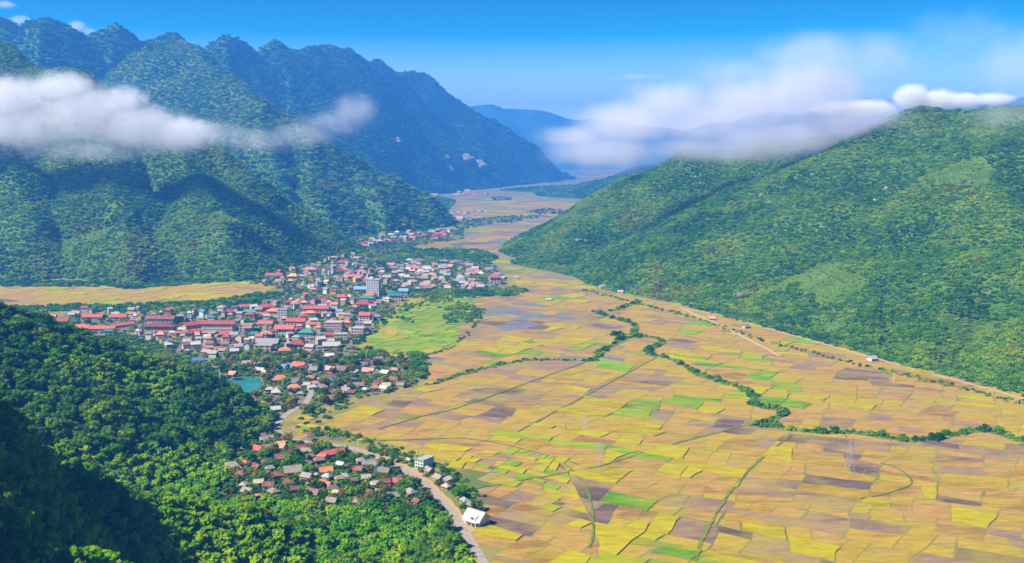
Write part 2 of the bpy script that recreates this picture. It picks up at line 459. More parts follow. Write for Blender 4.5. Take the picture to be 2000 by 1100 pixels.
def bamboo_mesh(name, seed, mat, H=12, nst=18, per=40, leaf=.8):
    """a bamboo clump: arching culms, each a feathery drooping plume"""
    rs = np.random.default_rng(seed)
    V, Fc = [], []; off = 0
    for i in range(nst):
        th = rs.uniform(0, 6.28); reach = rs.uniform(.8, 4.6); h = H * rs.uniform(.72, 1.08)
        t = np.sqrt(rs.uniform(.05, 1, per))
        px = np.cos(th) * reach * t ** 2.3; py = np.sin(th) * reach * t ** 2.3
        pz = h * (t - .18 * t ** 5)
        c = np.stack([px, py, pz], 1)
        w = .25 + .95 * np.sin(np.pi * np.clip(t, 0, 1)) ** .8
        d = rs.normal(0, 1, (per, 3)); d /= np.linalg.norm(d, axis=1, keepdims=True)
        pts = c + d * w[:, None] * .85
        nr = d * .8 + np.array([np.cos(th) * .5, np.sin(th) * .5, 1.0])
        v, f = cards(rs, pts, nr, leaf, .4)
        V.append(v); Fc.append(f + off); off += len(v)
    cv, cf = ICO1
    v = cv * np.array([1.9, 1.9, H * .36]) * rs.uniform(.8, 1.15, (len(cv), 1)) + np.array([0, 0, H * .40])
    V.append(v); Fc.append(cf + off)
    return mesh_obj(name, np.concatenate(V), np.concatenate(Fc), mat, coll=False)

def trunk_mesh(name, seed, H=5.5, r=.28, limbs=4, mat='bark', base=-1.0):
    rs = np.random.default_rng(seed); V, Fc = [], []
    def tube(pts, rad, n=6):
        o = len(V)
        for p, q in zip(pts, rad):
            for k in range(n):
                a = 2 * math.pi * k / n
                V.append((p[0] + q * math.cos(a), p[1] + q * math.sin(a), p[2]))
        for j in range(len(pts) - 1):
            for k in range(n):
                a = o + j * n + k; b = o + j * n + (k + 1) % n
                Fc.append((a, b, b + n, a + n))
    tube([(0, 0, base), (rs.uniform(-.1, .1), rs.uniform(-.1, .1), H * .45), (rs.uniform(-.3, .3), rs.uniform(-.3, .3), H)], [r * 1.5, r, r * .6])
    for i in range(limbs):
        a = i * 6.28 / limbs + rs.uniform(-.5, .5); L = rs.uniform(1.6, 2.8)
        z = H * rs.uniform(.55, .85)
        tube([(0, 0, z), (math.cos(a) * L * .5, math.sin(a) * L * .5, z + L * .5), (math.cos(a) * L, math.sin(a) * L, z + L * .9)], [r * .55, r * .4, r * .2], 5)
    return mesh_obj(name, V, Fc, mat, coll=False)

LEAFS = ['leaf_dark', 'leaf_mid', 'leaf_bright', 'leaf_olive']
BROAD = {}            # near crowns: shape x material
for mi, mt in enumerate(LEAFS):
    BROAD[mt] = [crown_mesh('crown', 100 + s * 7 + mi, mt, Rc=[4.6, 5.2, 4.0, 5.6][s], Hc=[6, 5, 7.5, 6][s], nl=[12, 13, 11, 15][s], leaf=.55).data for s in range(4)]
BAMB = [bamboo_mesh('culms', 300 + s, 'leaf_bamboo', H=[8.6, 10.2, 7.6, 9.4][s]).data for s in range(4)]
TRUNK = [trunk_mesh('trunk', 400 + s).data for s in range(3)]
BTRUNK = [trunk_mesh('stem_base', 420, H=4, r=.5, limbs=5, mat='leaf_olive').data]
SHRUB = {mt: [crown_mesh('foliage', 500 + s, mt, Rc=2.6, Hc=2.6, base=-.2, nl=8, per=34, leaf=.45).data for s in range(3)] for mt in ('leaf_dark', 'leaf_mid', 'leaf_bright')}

def proto_coll(name, meshes):
    """a collection of prototypes that is not part of the scene, used only by the stuff scatterers"""
    col = bpy.data.collections.new(name)
    for i, me in enumerate(meshes):
        o = bpy.data.objects.new('%s_%02d' % (name, i), me); col.objects.link(o)
    return col
def lod_crown(seed, mt):
    return crown_mesh('crown', seed, mt, Rc=4.9, Hc=3.6, base=.6, nl=8, per=16, leaf=.95, lean=.1).data
MIDM = []
for mi, mt in enumerate(LEAFS): MIDM += [lod_crown(600 + mi * 10 + s, mt) for s in range(4)]
COL_MID = proto_coll('wood', MIDM)                                     # index = material*4 + shape
NEARM = []
for mt in LEAFS: NEARM += BROAD[mt]
NEARM += BAMB
COL_NEAR = proto_coll('canopy', NEARM)                                 # 16..19 are bamboo
SHM = []
for mt in ('leaf_dark', 'leaf_mid', 'leaf_bright'): SHM += SHRUB[mt]
COL_SHRUB = proto_coll('brush', SHM)

def scatter(name, col, pts, idx, scl, label, parent=None):
    """ONE object of kind stuff: a point for each plant, instanced from prototypes"""
    n = len(pts)
    me = bpy.data.meshes.new(name); me.vertices.add(n)
    me.vertices.foreach_set('co', np.asarray(pts, np.float32).ravel())
    for nm, ty, dat in (('plant', 'INT', np.asarray(idx, np.int32)), ('size', 'FLOAT', np.asarray(scl, np.float32)), ('turn', 'FLOAT', rng.uniform(0, 6.28, n).astype(np.float32))):
        me.attributes.new(nm, ty, 'POINT').data.foreach_set('value', dat)
    o = bpy.data.objects.new(name, me); C.objects.link(o)
    ng = bpy.data.node_groups.new(name, 'GeometryNodeTree')
    ng.interface.new_socket('Geometry', in_out='INPUT', socket_type='NodeSocketGeometry')
    ng.interface.new_socket('Geometry', in_out='OUTPUT', socket_type='NodeSocketGeometry')
    N = ng.nodes
    gi, go = N.new('NodeGroupInput'), N.new('NodeGroupOutput')
    ci = N.new('GeometryNodeCollectionInfo'); ci.inputs[0].default_value = col
    ci.inputs['Separate Children'].default_value = True; ci.inputs['Reset Children'].default_value = True
    iop = N.new('GeometryNodeInstanceOnPoints'); iop.inputs['Pick Instance'].default_value = True
    def attr(nm, ty):
        a = N.new('GeometryNodeInputNamedAttribute'); a.data_type = ty; a.inputs[0].default_value = nm
        return a.outputs[0]
    cx = N.new('ShaderNodeCombineXYZ'); ng.links.new(attr('turn', 'FLOAT'), cx.inputs[2])
    ng.links.new(gi.outputs[0], iop.inputs['Points']); ng.links.new(ci.outputs[0], iop.inputs['Instance'])
    ng.links.new(attr('plant', 'INT'), iop.inputs['Instance Index'])
    ng.links.new(cx.outputs[0], iop.inputs['Rotation']); ng.links.new(attr('size', 'FLOAT'), iop.inputs['Scale'])
    ng.links.new(iop.outputs[0], go.inputs[0])
    md = o.modifiers.new('scatter', 'NODES'); md.node_group = ng
    tag(o, label, kind='stuff')
    if parent: o.parent = parent
    return o

def jgrid(x0, x1, y0, y1, s):
    xs = np.arange(x0, x1, s); ys = np.arange(y0, y1, s)
    X, Y = np.meshgrid(xs, ys)
    X = X + rng.uniform(-.48, .48, X.shape) * s; Y = Y + rng.uniform(-.48, .48, Y.shape) * s
    return X.ravel(), Y.ravel()
def inview(x, y, z, mu=130, top=-200, bot=1230):
    u, v = proj(x, y, z)
    return (y > 20) & (u > -mu) & (u < 2000 + mu) & (v > top) & (v < bot)
def pick_mat(x, y, w, seed, scale=60):
    """material index from weights, in drifts over the ground"""
    n = fbm(x, y, scale, 3, seed) * .5 + .5
    n = np.clip((n - .5) * 1.5 + .5 + rng.uniform(-.3, .3, n.shape), 0, .9999)
    return np.searchsorted(np.cumsum(w) / sum(w), n)

# ---- mountains
def mountain_forest(kind, box, s, scl, weights, label, seed, name='forest', sparse=0.0):
    x, y = jgrid(*box, s); h = hgt(x, y); w = who_at(x, y)
    m = (w == KINDS.index(kind)) & (h > 1.0) & inview(x, y, h)
    x, y, h = x[m], y[m], h[m]
    mi = pick_mat(x, y, weights, seed, 90)
    sc = scl * np.clip(np.exp(rng.normal(-.08, .33, len(x))), .4, 1.75)
    if sparse:          # clearings with low scrub
        cl = fbm(x, y, 150, 4, seed + 5) > sparse
        sc = np.where(cl, sc * .55, sc); mi = np.where(cl, np.where(rng.random(len(x)) < .9, 2, 3), mi)
    scatter(name, COL_MID, np.stack([x, y, h - .5], 1), mi * 4 + rng.integers(0, 4, len(x)), sc, label)
    return len(x)
print('right', mountain_forest('right', (-50, 1500, 850, 2700), 4.9, .62, (.24, .46, .29, .01), 'dense green forest covering the right mountain', 5, sparse=.46))
print('left', mountain_forest('left', (-2300, -150, 1650, 2750), 5.6, .72, (.18, .42, .38, .02), 'green forest covering the near left mountain', 8, sparse=.5))
print('left', mountain_forest('left', (-2600, -150, 2750, 5200), 9.5, 1.2, (.38, .38, .16, .08), 'green forest covering the spur behind the town', 8))
print('back', mountain_forest('back', (-3200, 700, 2600, 8200), 14, 1.6, (.95, .05, 0, 0), 'forest on the high blue range', 12))
print('far', mountain_forest('far', (-800, 1000, 4500, 6800), 14, 1.3, (.5, .35, .1, .05), 'wooded rise at the far end of the fields', 14))
# ------------------------------------------------------------------ foreground forest
x, y = jgrid(-620, 60, 150, 1000, 4.7)
h = hgt(x, y); w = who_at(x, y)
u, v = proj(x, y, np.maximum(h, 0))
# forested flat at the foot of the slope, down to the road and the lower village
FLAT = gpoly([(330, 1010), (405, 945), (440, 985), (520, 990), (600, 985), (640, 1000), (720, 1005), (800, 1010), (850, 1005), (878, 1030), (905, 1075), (930, 1112), (960, 1190), (700, 1260), (300, 1260)])
FLAT2 = gpoly([(470, 780), (520, 800), (525, 850), (450, 880), (440, 950), (380, 980), (330, 900)])
flat = (h < 1.0) & (in_poly(x, y, FLAT) | in_poly(x, y, FLAT2) | ((u < 430) & (v > 790)))
m = (((w == KINDS.index('near')) & (h >= 1.0)) | flat) & inview(x, y, h, 160) & (np.hypot(x, y) > 140)
x, y, h = x[m], y[m], np.maximum(h[m], 0); u, v = proj(x, y, h)
band = (v > 850 + .22 * (u - 0)) & (u > 20)                       # the lower slope: bamboo and young trees
nb = fbm(x, y, 45, 3, 90)
bam = np.where(band, nb > -.42, nb > .22)
mi = np.where(bam, 4, pick_mat(x, y, (.30, .40, .24, .06), 91, 40))
mi = np.where(band & ~bam, pick_mat(x, y, (.08, .42, .44, .06), 92, 40), mi)
shape = rng.integers(0, 4, len(x))
sc = rng.uniform(.55, 1.25, len(x)) * np.where(bam, .82, .95)
keep = rng.random(len(x)) < .92
x, y, h, mi, shape, sc, bam, u, v = (a[keep] for a in (x, y, h, mi, shape, sc, bam, u, v))
order = np.argsort(np.hypot(x, y))
vis = (u > 0) & (u < 2000) & (v < 1105) & (v > 0)
bright_side = v < 900 + .40 * u          # half of the singled-out clumps stand in the sun
single_b = [i for i in order if vis[i] and bam[i] and not bright_side[i]][:130] + [i for i in order if vis[i] and bam[i] and bright_side[i]][:160]
single_t = [i for i in order if vis[i] and not bam[i]][:100]

def zone_of(i): return 'by the left picture edge' if u[i] < 160 else 'along the bottom picture edge' if v[i] > 1040 else 'near its middle'
def in_shade(i):
    return v[i] > 880 + .42 * u[i]
def put_tree(name, x, y, z, mt, shape, s, label, group, rz=None, cat='tree', trunk=None):
    e = empty(name, (x, y, z), random.uniform(0, 6.28) if rz is None else rz); e.scale = (s, s, s)
    child('trunk', trunk or TRUNK[shape % 3], e)
    child('crown', BROAD[mt][shape % 4], e)
    tag(e, label, cat, group)
    return e
for i in single_b:
    e = empty('bamboo_clump', (x[i], y[i], h[i]), random.uniform(0, 6.28)); e.scale = (sc[i],) * 3
    child('stem_base', BTRUNK[0], e); child('culms', BAMB[shape[i]], e)
    zone = 'by the left picture edge' if u[i] < 160 else 'along the bottom picture edge' if v[i] > 1040 else 'just below the lower village' if u[i] > 430 else 'on the middle of the slope'
    szw = 'tall' if sc[i] > .85 else 'low' if sc[i] < .6 else 'middling'
    if in_shade(i): tag(e, '%s feathery bamboo clump in dark shade %s' % (szw, zone), 'bamboo', '%s shaded bamboo %s' % (szw, zone))
    else: tag(e, '%s feathery lime green bamboo clump in the sun %s' % (szw, zone), 'bamboo', '%s sunlit bamboo %s' % (szw, zone))
for i in single_t:
    mt = LEAFS[mi[i]]
    cn = {'leaf_dark': 'dark green', 'leaf_mid': 'mid green', 'leaf_bright': 'light green', 'leaf_olive': 'olive brown'}[mt]
    if in_shade(i): put_tree('broadleaf_tree', x[i], y[i], h[i], mt, shape[i], sc[i], cn + ' broadleaf tree in the shade of the slope ' + zone_of(i), cn + ' shaded foreground trees ' + zone_of(i))
    else: put_tree('broadleaf_tree', x[i], y[i], h[i], mt, shape[i], sc[i], cn + ' broadleaf tree in the sun on the slope ' + zone_of(i), cn + ' sunlit foreground trees ' + zone_of(i))
rest = np.ones(len(x), bool); rest[single_b] = False; rest[single_t] = False
scatter('near_forest', COL_NEAR, np.stack([x, y, h], 1)[rest], (mi * 4 + shape)[rest], sc[rest], 'dense foreground forest of bamboo and broadleaf trees at lower left')
print('near', len(x))
# ------------------------------------------------------------------ paddy fields
def crop_mat(name, cols, rows=0.0, rough=.95):
    m, nt, out = node_mat(name)
    pos = nt.nodes.new('ShaderNodeNewGeometry').outputs['Position']
    mp = nt.nodes.new('ShaderNodeMapping'); mp.inputs['Rotation'].default_value = (0, 0, R(-30)); mp.inputs['Scale'].default_value = (.35, 1.3, 1)
    lk(nt, pos, mp.inputs[0])
    n1 = noise_node(nt, .07, 5, .65, mp.outputs[0]); n2 = noise_node(nt, .9, 3, .7, pos)
    oi = nt.nodes.new('ShaderNodeObjectInfo')
    a = nt.nodes.new('ShaderNodeMath'); a.operation = 'MULTIPLY_ADD'; a.inputs[1].default_value = .3
    lk(nt, n2.outputs[0], a.inputs[0]); 
    b_ = nt.nodes.new('ShaderNodeMath'); b_.operation = 'MULTIPLY_ADD'; b_.inputs[1].default_value = .22
    lk(nt, oi.outputs['Random'], b_.inputs[0])
    s = nt.nodes.new('ShaderNodeMath'); s.operation = 'SUBTRACT'; s.inputs[1].default_value = .26
    lk(nt, n1.outputs[0], s.inputs[0]); lk(nt, s.outputs[0], b_.inputs[2]); lk(nt, b_.outputs[0], a.inputs[2])
    k = len(cols)
    r = ramp(nt, a.outputs[0], [(.34 + .32 * i / (k - 1), c) for i, c in enumerate(cols)])
    # regrowth and straw drift over the dykes from plot to plot
    n3 = noise_node(nt, .022, 4, .62, pos)
    mr = nt.nodes.new('ShaderNodeMapRange'); mr.inputs[1].default_value = .45; mr.inputs[2].default_value = .68; mr.inputs[3].default_value = 0; mr.inputs[4].default_value = .62
    lk(nt, n3.outputs[0], mr.inputs[0])
    mx = nt.nodes.new('ShaderNodeMixRGB'); mx.inputs[2].default_value = (.25, .215, .016, 1)
    lk(nt, mr.outputs[0], mx.inputs[0]); lk(nt, r.outputs[0], mx.inputs[1]); r = mx
    n4 = noise_node(nt, .2, 3, .7, mp.outputs[0])
    mr2 = nt.nodes.new('ShaderNodeMapRange'); mr2.inputs[1].default_value = .3; mr2.inputs[2].default_value = .7; mr2.inputs[3].default_value = .8; mr2.inputs[4].default_value = 1.18
    lk(nt, n4.outputs[0], mr2.inputs[0])
    hv = nt.nodes.new('ShaderNodeHueSaturation'); lk(nt, mr2.outputs[0], hv.inputs['Value']); lk(nt, r.outputs[0], hv.inputs['Color']); r = hv
    p = nt.nodes.new('ShaderNodeBsdfPrincipled'); p.inputs['Roughness'].default_value = rough
    p.inputs['Specular IOR Level'].default_value = .08
    lk(nt, r.outputs[0], p.inputs['Base Color'])
    bp = nt.nodes.new('ShaderNodeBump'); bp.inputs['Strength'].default_value = .5; bp.inputs['Distance'].default_value = .4
    lk(nt, n2.outputs[0], bp.inputs['Height']); lk(nt, bp.outputs[0], p.inputs['Normal'])
    lk(nt, p.outputs[0], out.inputs[0])
    MATS[name] = m
crop_mat('stubble', [(0.180, 0.098, 0.028), (0.271, 0.152, 0.041), (0.328, 0.193, 0.054), (0.246, 0.168, 0.030)])
crop_mat('stubble_gold', [(0.221, 0.135, 0.018), (0.295, 0.184, 0.025), (0.320, 0.217, 0.025), (0.254, 0.205, 0.018)])
crop_mat('fallow', [(0.131, 0.082, 0.061), (0.184, 0.115, 0.080), (0.221, 0.141, 0.086), (0.254, 0.164, 0.061)])
crop_mat('fallow_dark', [(0.074, 0.049, 0.045), (0.107, 0.071, 0.060), (0.156, 0.098, 0.066)])
crop_mat('rice_ripe', [(0.221, 0.172, 0.005), (0.295, 0.234, 0.003), (0.328, 0.271, 0.005), (0.254, 0.238, 0.005)])
crop_mat('rice_turning', [(0.139, 0.172, 0.007), (0.205, 0.230, 0.005), (0.271, 0.262, 0.007)])
crop_mat('rice_green', [(0.066, 0.156, 0.008), (0.115, 0.221, 0.008), (0.197, 0.279, 0.008)])
crop_mat('vegetables', [(0.029, 0.090, 0.010), (0.066, 0.164, 0.011), (0.131, 0.230, 0.011), (0.205, 0.205, 0.025)])
crop_mat('wet_mud', [(0.098, 0.086, 0.098), (0.139, 0.123, 0.135), (0.180, 0.156, 0.156)], rough=.32)
FM = ['stubble', 'stubble_gold', 'fallow', 'fallow_dark', 'rice_ripe', 'rice_turning', 'rice_green', 'vegetables', 'wet_mud']
FH = [.14, .16, .07, .06, .72, .66, .5, .45, .05]
FL = {'stubble': 'tan stubble field', 'stubble_gold': 'golden stubble field', 'fallow': 'mauve fallow field', 'fallow_dark': 'dark ploughed field', 'rice_ripe': 'ripe yellow rice field',
      'rice_turning': 'yellow green rice field', 'rice_green': 'green rice field', 'vegetables': 'green vegetable plot', 'wet_mud': 'grey flooded field'}

MAIN = [(962, 1250), (940, 1060), (952, 1030), (930, 975), (905, 945), (870, 915), (820, 895), (780, 885), (735, 858), (690, 850), (640, 838), (612, 820), (640, 803), (700, 790), (780, 775), (830, 752), (842, 700),
        (800, 686), (690, 684), (700, 660), (745, 630), (790, 590), (830, 574), (960, 578), (1010, 550), (985, 520), (960, 502), (900, 484), (830, 478), (912, 462), (930, 442), (960, 425), (890, 405), (880, 388),
        (1000, 379), (1150, 396), (1110, 428), (1062, 486), (1022, 505), (1150, 550), (1250, 575), (1350, 598), (1500, 640), (1700, 680), (1850, 710), (2000, 740), (2400, 840), (2900, 1000), (2900, 1250)]
LEFTF = [(-200, 560), (0, 562), (100, 558), (230, 566), (330, 558), (540, 549), (520, 572), (420, 586), (300, 592), (100, 597), (-200, 602)]
LEFTF2 = [(160, 615), (210, 608), (245, 609), (240, 618)]
FARF = [(1140, 331.5), (1250, 331), (1240, 348), (1150, 347)]
BEND = [(552, 836), (570, 815), (608, 802), (640, 800), (612, 820), (640, 838), (690, 850), (735, 860), (640, 862), (585, 853)]
RIVERSIDE = [(690, 700), (660, 690), (740, 686), (830, 690), (820, 705)]
REG = [gpoly(q) for q in (MAIN, LEFTF, LEFTF2, FARF, RIVERSIDE, BEND)]
GARDEN = gpoly([(690, 690), (745, 632), (790, 592), (830, 574), (930, 577), (945, 610), (905, 640), (900, 665), (850, 690), (780, 692)])
PLOTS = gpoly([(900, 905), (960, 878), (1060, 885), (1110, 915), (1140, 950), (1165, 1010), (1160, 1060), (1090, 1040), (1060, 985), (1010, 960), (930, 930)])

def area_c(p):
    x, y = p[:, 0], p[:, 1]; x2, y2 = np.roll(x, -1), np.roll(y, -1)
    c = x * y2 - x2 * y; A = c.sum() / 2
    if abs(A) < 1e-6: return 0, p.mean(0)
    return A, np.array([((x + x2) * c).sum(), ((y + y2) * c).sum()]) / (6 * A)
def cut(p, o, n):
    d = (p - o) @ n
    A, B = [], []
    k = len(p)
    for i in range(k):
        j = (i + 1) % k
        if d[i] >= 0: A.append(p[i])
        if d[i] <= 0: B.append(p[i])
        if d[i] * d[j] < 0:
            q = p[i] + (p[j] - p[i]) * (d[i] / (d[i] - d[j])); A.append(q); B.append(q)
    return (np.array(A) if len(A) > 2 else None), (np.array(B) if len(B) > 2 else None)
LINES = [[(1000, 850), (1280, 700)], [(700, 862), (900, 857)], [(900, 857), (1080, 893)], [(890, 962), (1165, 913)], [(1165, 913), (1440, 836)], [(1360, 1100), (1450, 932)], [(1450, 932), (1540, 852)],
         [(740, 838), (900, 795)], [(900, 795), (1165, 700)], [(1100, 905), (1165, 1040)], [(855, 745), (1000, 708)], [(1540, 660), (1345, 608)], [(960, 490), (1060, 440)]]
polys = [np.array([(-1500, 440), (1700, 440), (1700, 5200), (-1500, 5200)], float)]
frs = random.Random(21)
def seg_cut(polys, a, b):
    a, b = np.array(a), np.array(b); t = (b - a) / np.linalg.norm(b - a); n = np.array([-t[1], t[0]]); L = np.linalg.norm(b - a)
    out = []
    for p in polys:
        d = (p - a) @ n
        if d.min() < -2 and d.max() > 2:
            A, B = cut(p, a, n)
            s = [(q - a) @ t for q in A if abs((q - a) @ n) < 1e-6]
            if len(s) >= 2:
                lo, hi = min(s), max(s)
                if max(0, min(hi, L) - max(lo, 0)) > .55 * (hi - lo):
                    out += [A, B]; continue
        out.append(p)
    return out
BENDG = gpoly(BEND)
def target(c):
    Y = c[1]
    if in_poly(c[0], c[1], BENDG): return 160
    if in_poly(c[0], c[1], PLOTS): return 130
    t = np.interp(Y, [560, 700, 900, 1150, 1500, 2000, 3000, 4500], [640, 820, 1050, 1250, 1500, 2400, 5200, 12000])
    if in_poly(c[0], c[1], GARDEN): return 420
    return t * .62
def split_all(polys, tgt, hook=None):
    done = []; stack = list(polys)
    while stack:
        p = stack.pop(); A, c = area_c(p); A = abs(A)
        if A < 5: continue
        rad = np.sqrt(((p - c) ** 2).sum(1).max())
        # throw away what is out of every field region or far out of the view
        if A < 60000:
            pts = np.vstack([p, c[None], (p + c) / 2])
            if not any(in_poly(pts[:, 0], pts[:, 1], r).any() for r in REG): continue
            if abs(c[0]) - rad > .62 * c[1] + 60: continue
        if A < tgt(c) * frs.uniform(.55, 2.3):
            done.append(p); continue
        a = R(61 + 9 * float(fbm(np.array([c[0]]), np.array([c[1]]), 420, 2, 77)[0]) + frs.uniform(-9, 9)) if A > 300 else R(61 + frs.uniform(-9, 9))
        ta = np.array([math.cos(a), math.sin(a)]); tb = np.array([-ta[1], ta[0]])
        ea = np.ptp(p @ ta); eb = np.ptp(p @ tb)
        lng = frs.uniform(.8, 2.0) if c[1] < 900 else frs.uniform(1.0, 2.2)                      # strips run across the main dykes
        if ea * lng > eb: n = ta; e = p @ ta
        else: n = tb; e = p @ tb
        q = e.min() + np.ptp(e) * frs.uniform(.30, .70)
        A1, B1 = cut(p, n * q, n)
        for z in (A1, B1):
            if z is not None: stack.append(z)
    return done
# coarse split first so the drawn dykes cut locally
polys = split_all(polys, lambda c: 60000)
for ln in LINES: polys = seg_cut(polys, G(*ln[0]), G(*ln[1]))
polys = split_all(polys, target)
for ln in LINES: polys = seg_cut(polys, G(*ln[0]), G(*ln[1]))
fp = []
for p in polys:
    A, c = area_c(p)
    if abs(A) < 25: continue
    if any(in_poly(c[0], c[1], r) for r in REG) and hgt(np.array([c[0]]), np.array([c[1]]))[0] < .5: fp.append((p, c, abs(A)))
for (uu, vv) in [(1160, 334), (1185, 337), (1215, 341), (1180, 345)]:      # the pale fields at the far end
    c = np.array(G(uu, vv)); d = 230
    p = c + np.array([(-d, -d * 1.6), (d, -d * 1.3), (d * .9, d * 1.6), (-d, d * 1.4)]); fp.append((p, c, 4e5))

def warp(p):
    x, y = p[:, 0], p[:, 1]
    k = np.interp(y, [500, 2000], [1, 2.2])
    return np.stack([x + k * (9 * fbm(x, y, 80, 2, 201) + 2.2 * fbm(x, y, 19, 2, 203)), y + k * (9 * fbm(x, y, 80, 2, 202) + 2.2 * fbm(x, y, 19, 2, 204))], 1)
ORDER = [8, 3, 2, 0, 1, 4, 5, 6, 7]
CHOICE = {      # weights for FM in the different quarters of the plain
    'near': (.30, .20, .18, .03, .17, .08, .04, .0, .0), 'right': (.38, .22, .24, .03, .08, .03, .02, .0, .0), 'mid': (.32, .18, .22, .04, .14, .05, .04, .01, .0),
    'west': (.26, .10, .30, .02, .10, .06, .02, .02, .12), 'far': (.22, .09, .35, .03, .07, .08, .05, .03, .08), 'garden': (.03, .03, .01, .0, .08, .30, .34, .21, .0),
    'plots': (.16, .08, .12, .14, .09, .06, .10, .25, .0), 'strip': (.34, .30, .12, .02, .16, .06, .0, .0, .0)}
def field_kind(u, v, c):
    if in_poly(c[0], c[1], GARDEN): q = 'garden'
    elif in_poly(c[0], c[1], PLOTS) or in_poly(c[0], c[1], BENDG): q = 'plots'
    elif u < 560 and v < 620: q = 'strip'
    elif v < 540: q = 'far'
    elif u < 1210 and v < 720: q = 'west'
    elif v < 640 + (u - 1200) * .32 and u > 1200: q = 'right'
    elif v > 860: q = 'near'
    else: q = 'mid'
    w = CHOICE[q]
    # neighbours tend to be cut or ripen together
    t = float(fbm(np.array([c[0]]), np.array([c[1]]), 95, 2, 88)[0]) * .55 + .5 + frs.uniform(-.34, .34)
    cw = np.cumsum([w[j] for j in ORDER]); t = min(max(t, 0), .9999) * cw[-1]
    return ORDER[int(np.searchsorted(cw, t, side='right'))]
FIX = [((1235, 962), 6), ((1610, 1085), 4), ((1480, 1070), 2), ((1195, 712), 6), ((1250, 805), 6), ((1530, 1090), 2), ((1890, 975), 3), ((1545, 790), 6), ((1250, 1020), 4), ((1310, 1025), 4)]
FIXG = [(np.array(G(*q)), k) for q, k in FIX]
fields = []
for p, c, A in fp:
    q = []
    k = len(p)
    sc_ = 1 - min(.22, (frs.uniform(.22, .75) if c[1] < 1400 else .9) / math.sqrt(A) * 2.1)
    pi = c + (p - c) * sc_
    for i in range(k):
        a, b = pi[i], pi[(i + 1) % k]
        n = max(1, int(np.linalg.norm(b - a) / (7 if c[1] < 1500 else 25)))
        for j in range(n): q.append(a + (b - a) * j / n)
    q = warp(np.array(q))
    u_, v_ = proj(c[0], c[1], 0.0)
    ki = field_kind(u_, v_, c)
    for fc, kk in FIXG:
        if np.linalg.norm(fc - c) < math.sqrt(A) * .55: ki = kk
    if v_ < 352: ki = 0
    fields.append((q, c, ki, A / c[1] ** 3, u_, v_))
def prism(q, h, off=0):
    n = len(q)
    V = [(a[0], a[1], h) for a in q] + [(a[0], a[1], -.05) for a in q]
    Fs = [tuple(off + i for i in range(n))] + [(off + i, off + n + i, off + n + (i + 1) % n, off + (i + 1) % n) for i in range(n)]
    return V, Fs
def ccw(q):
    return q if area_c(q)[0] > 0 else q[::-1]
fields.sort(key=lambda f: -f[3] * (1 if (-40 < f[4] < 2040 and f[5] < 1120) else .001))
V, Fs, MI = [], [], []
for i, (q, c, ki, s_, u_, v_) in enumerate(fields):
    q = ccw(q); hh = FH[ki] * frs.uniform(.85, 1.15)
    if i < 300:
        o = mesh_obj('field', *prism(q - c, hh), FM[ki], parent=floor); o.location = (c[0], c[1], 0); o['label'] = FL[FM[ki]] + ' between low grassy dykes'
    else:
        v_, f_ = prism(q, hh, len(V)); V += v_; Fs += f_; MI += [ki] * len(f_)
o = mesh_obj('farther_fields', V, Fs, FM, parent=floor, mat_idx=MI); o['kind'] = 'stuff'
print('fields', len(fields))

# cut sheaves laid out in rows on some of the near stubble
V, Fs = [], []
for q, c, ki, s_, u_, v_ in fields:
    if ki in (0, 1) and c[1] < 1000 and frs.random() < .06 and len(V) < 26000:
        a = R(61); ta = np.array([math.cos(a), math.sin(a)]); tb = np.array([-ta[1], ta[0]])
        for i in np.arange(-40, 40, 3.4):
            for j in np.arange(-40, 40, 2.6):
                p = c + ta * (i + frs.uniform(-.5, .5)) + tb * (j + frs.uniform(-.6, .6))
                if frs.random() < .75 and in_poly(p[0], p[1], q):
                    o_ = len(V); r_ = frs.uniform(.35, .6); g_ = frs.uniform(0, 1.6)
                    V += [(p[0] + r_ * math.cos(g_ + k * 1.571), p[1] + r_ * math.sin(g_ + k * 1.571), .1) for k in range(4)] + [(p[0], p[1], .1 + r_ * 1.5)]
                    Fs += [(o_ + k, o_ + (k + 1) % 4, o_ + 4) for k in range(4)]
surf_mat('straw', [(.27, .19, .06), (.34, .25, .09)], 1.0)
sh = mesh_obj('straw_sheaves', V, Fs, 'straw'); tag(sh, 'small straw sheaves standing in rows on the stubble', kind='stuff')

# ------------------------------------------------------------------ roads, tracks, dykes, canal, pond
surf_mat('road_surface', [(.19, .165, .14), (.25, .22, .185), (.29, .255, .21)], .35, bump=.15)
surf_mat('dirt_track', [(0.295, 0.205, 0.131), (0.377, 0.279, 0.180), (0.426, 0.328, 0.221)], .25, bump=.3)
surf_mat('red_earth', [(.27, .17, .09), (.34, .22, .12), (.30, .22, .10)], .15, bump=.3)
surf_mat('bank_grass', [(0.057, 0.098, 0.016), (0.107, 0.148, 0.021), (0.180, 0.180, 0.033)], .12, bump=.5, bscale=1.2)
surf_mat('town_earth', [(0.107, 0.090, 0.070), (0.164, 0.135, 0.102), (0.074, 0.090, 0.033)], .05, bump=.3)
def smooth_line(pts, n=8):
    p = np.array([pts[0]] + list(pts) + [pts[-1]], float); out = []
    for i in range(1, len(p) - 2):
        for k in range(n):
            t = k / n
            out.append(.5 * ((2 * p[i]) + (-p[i - 1] + p[i + 1]) * t + (2 * p[i - 1] - 5 * p[i] + 4 * p[i + 1] - p[i + 2]) * t * t + (-p[i - 1] + 3 * p[i] - 3 * p[i + 1] + p[i + 2]) * t ** 3))
    out.append(p[-2]); return np.array(out)
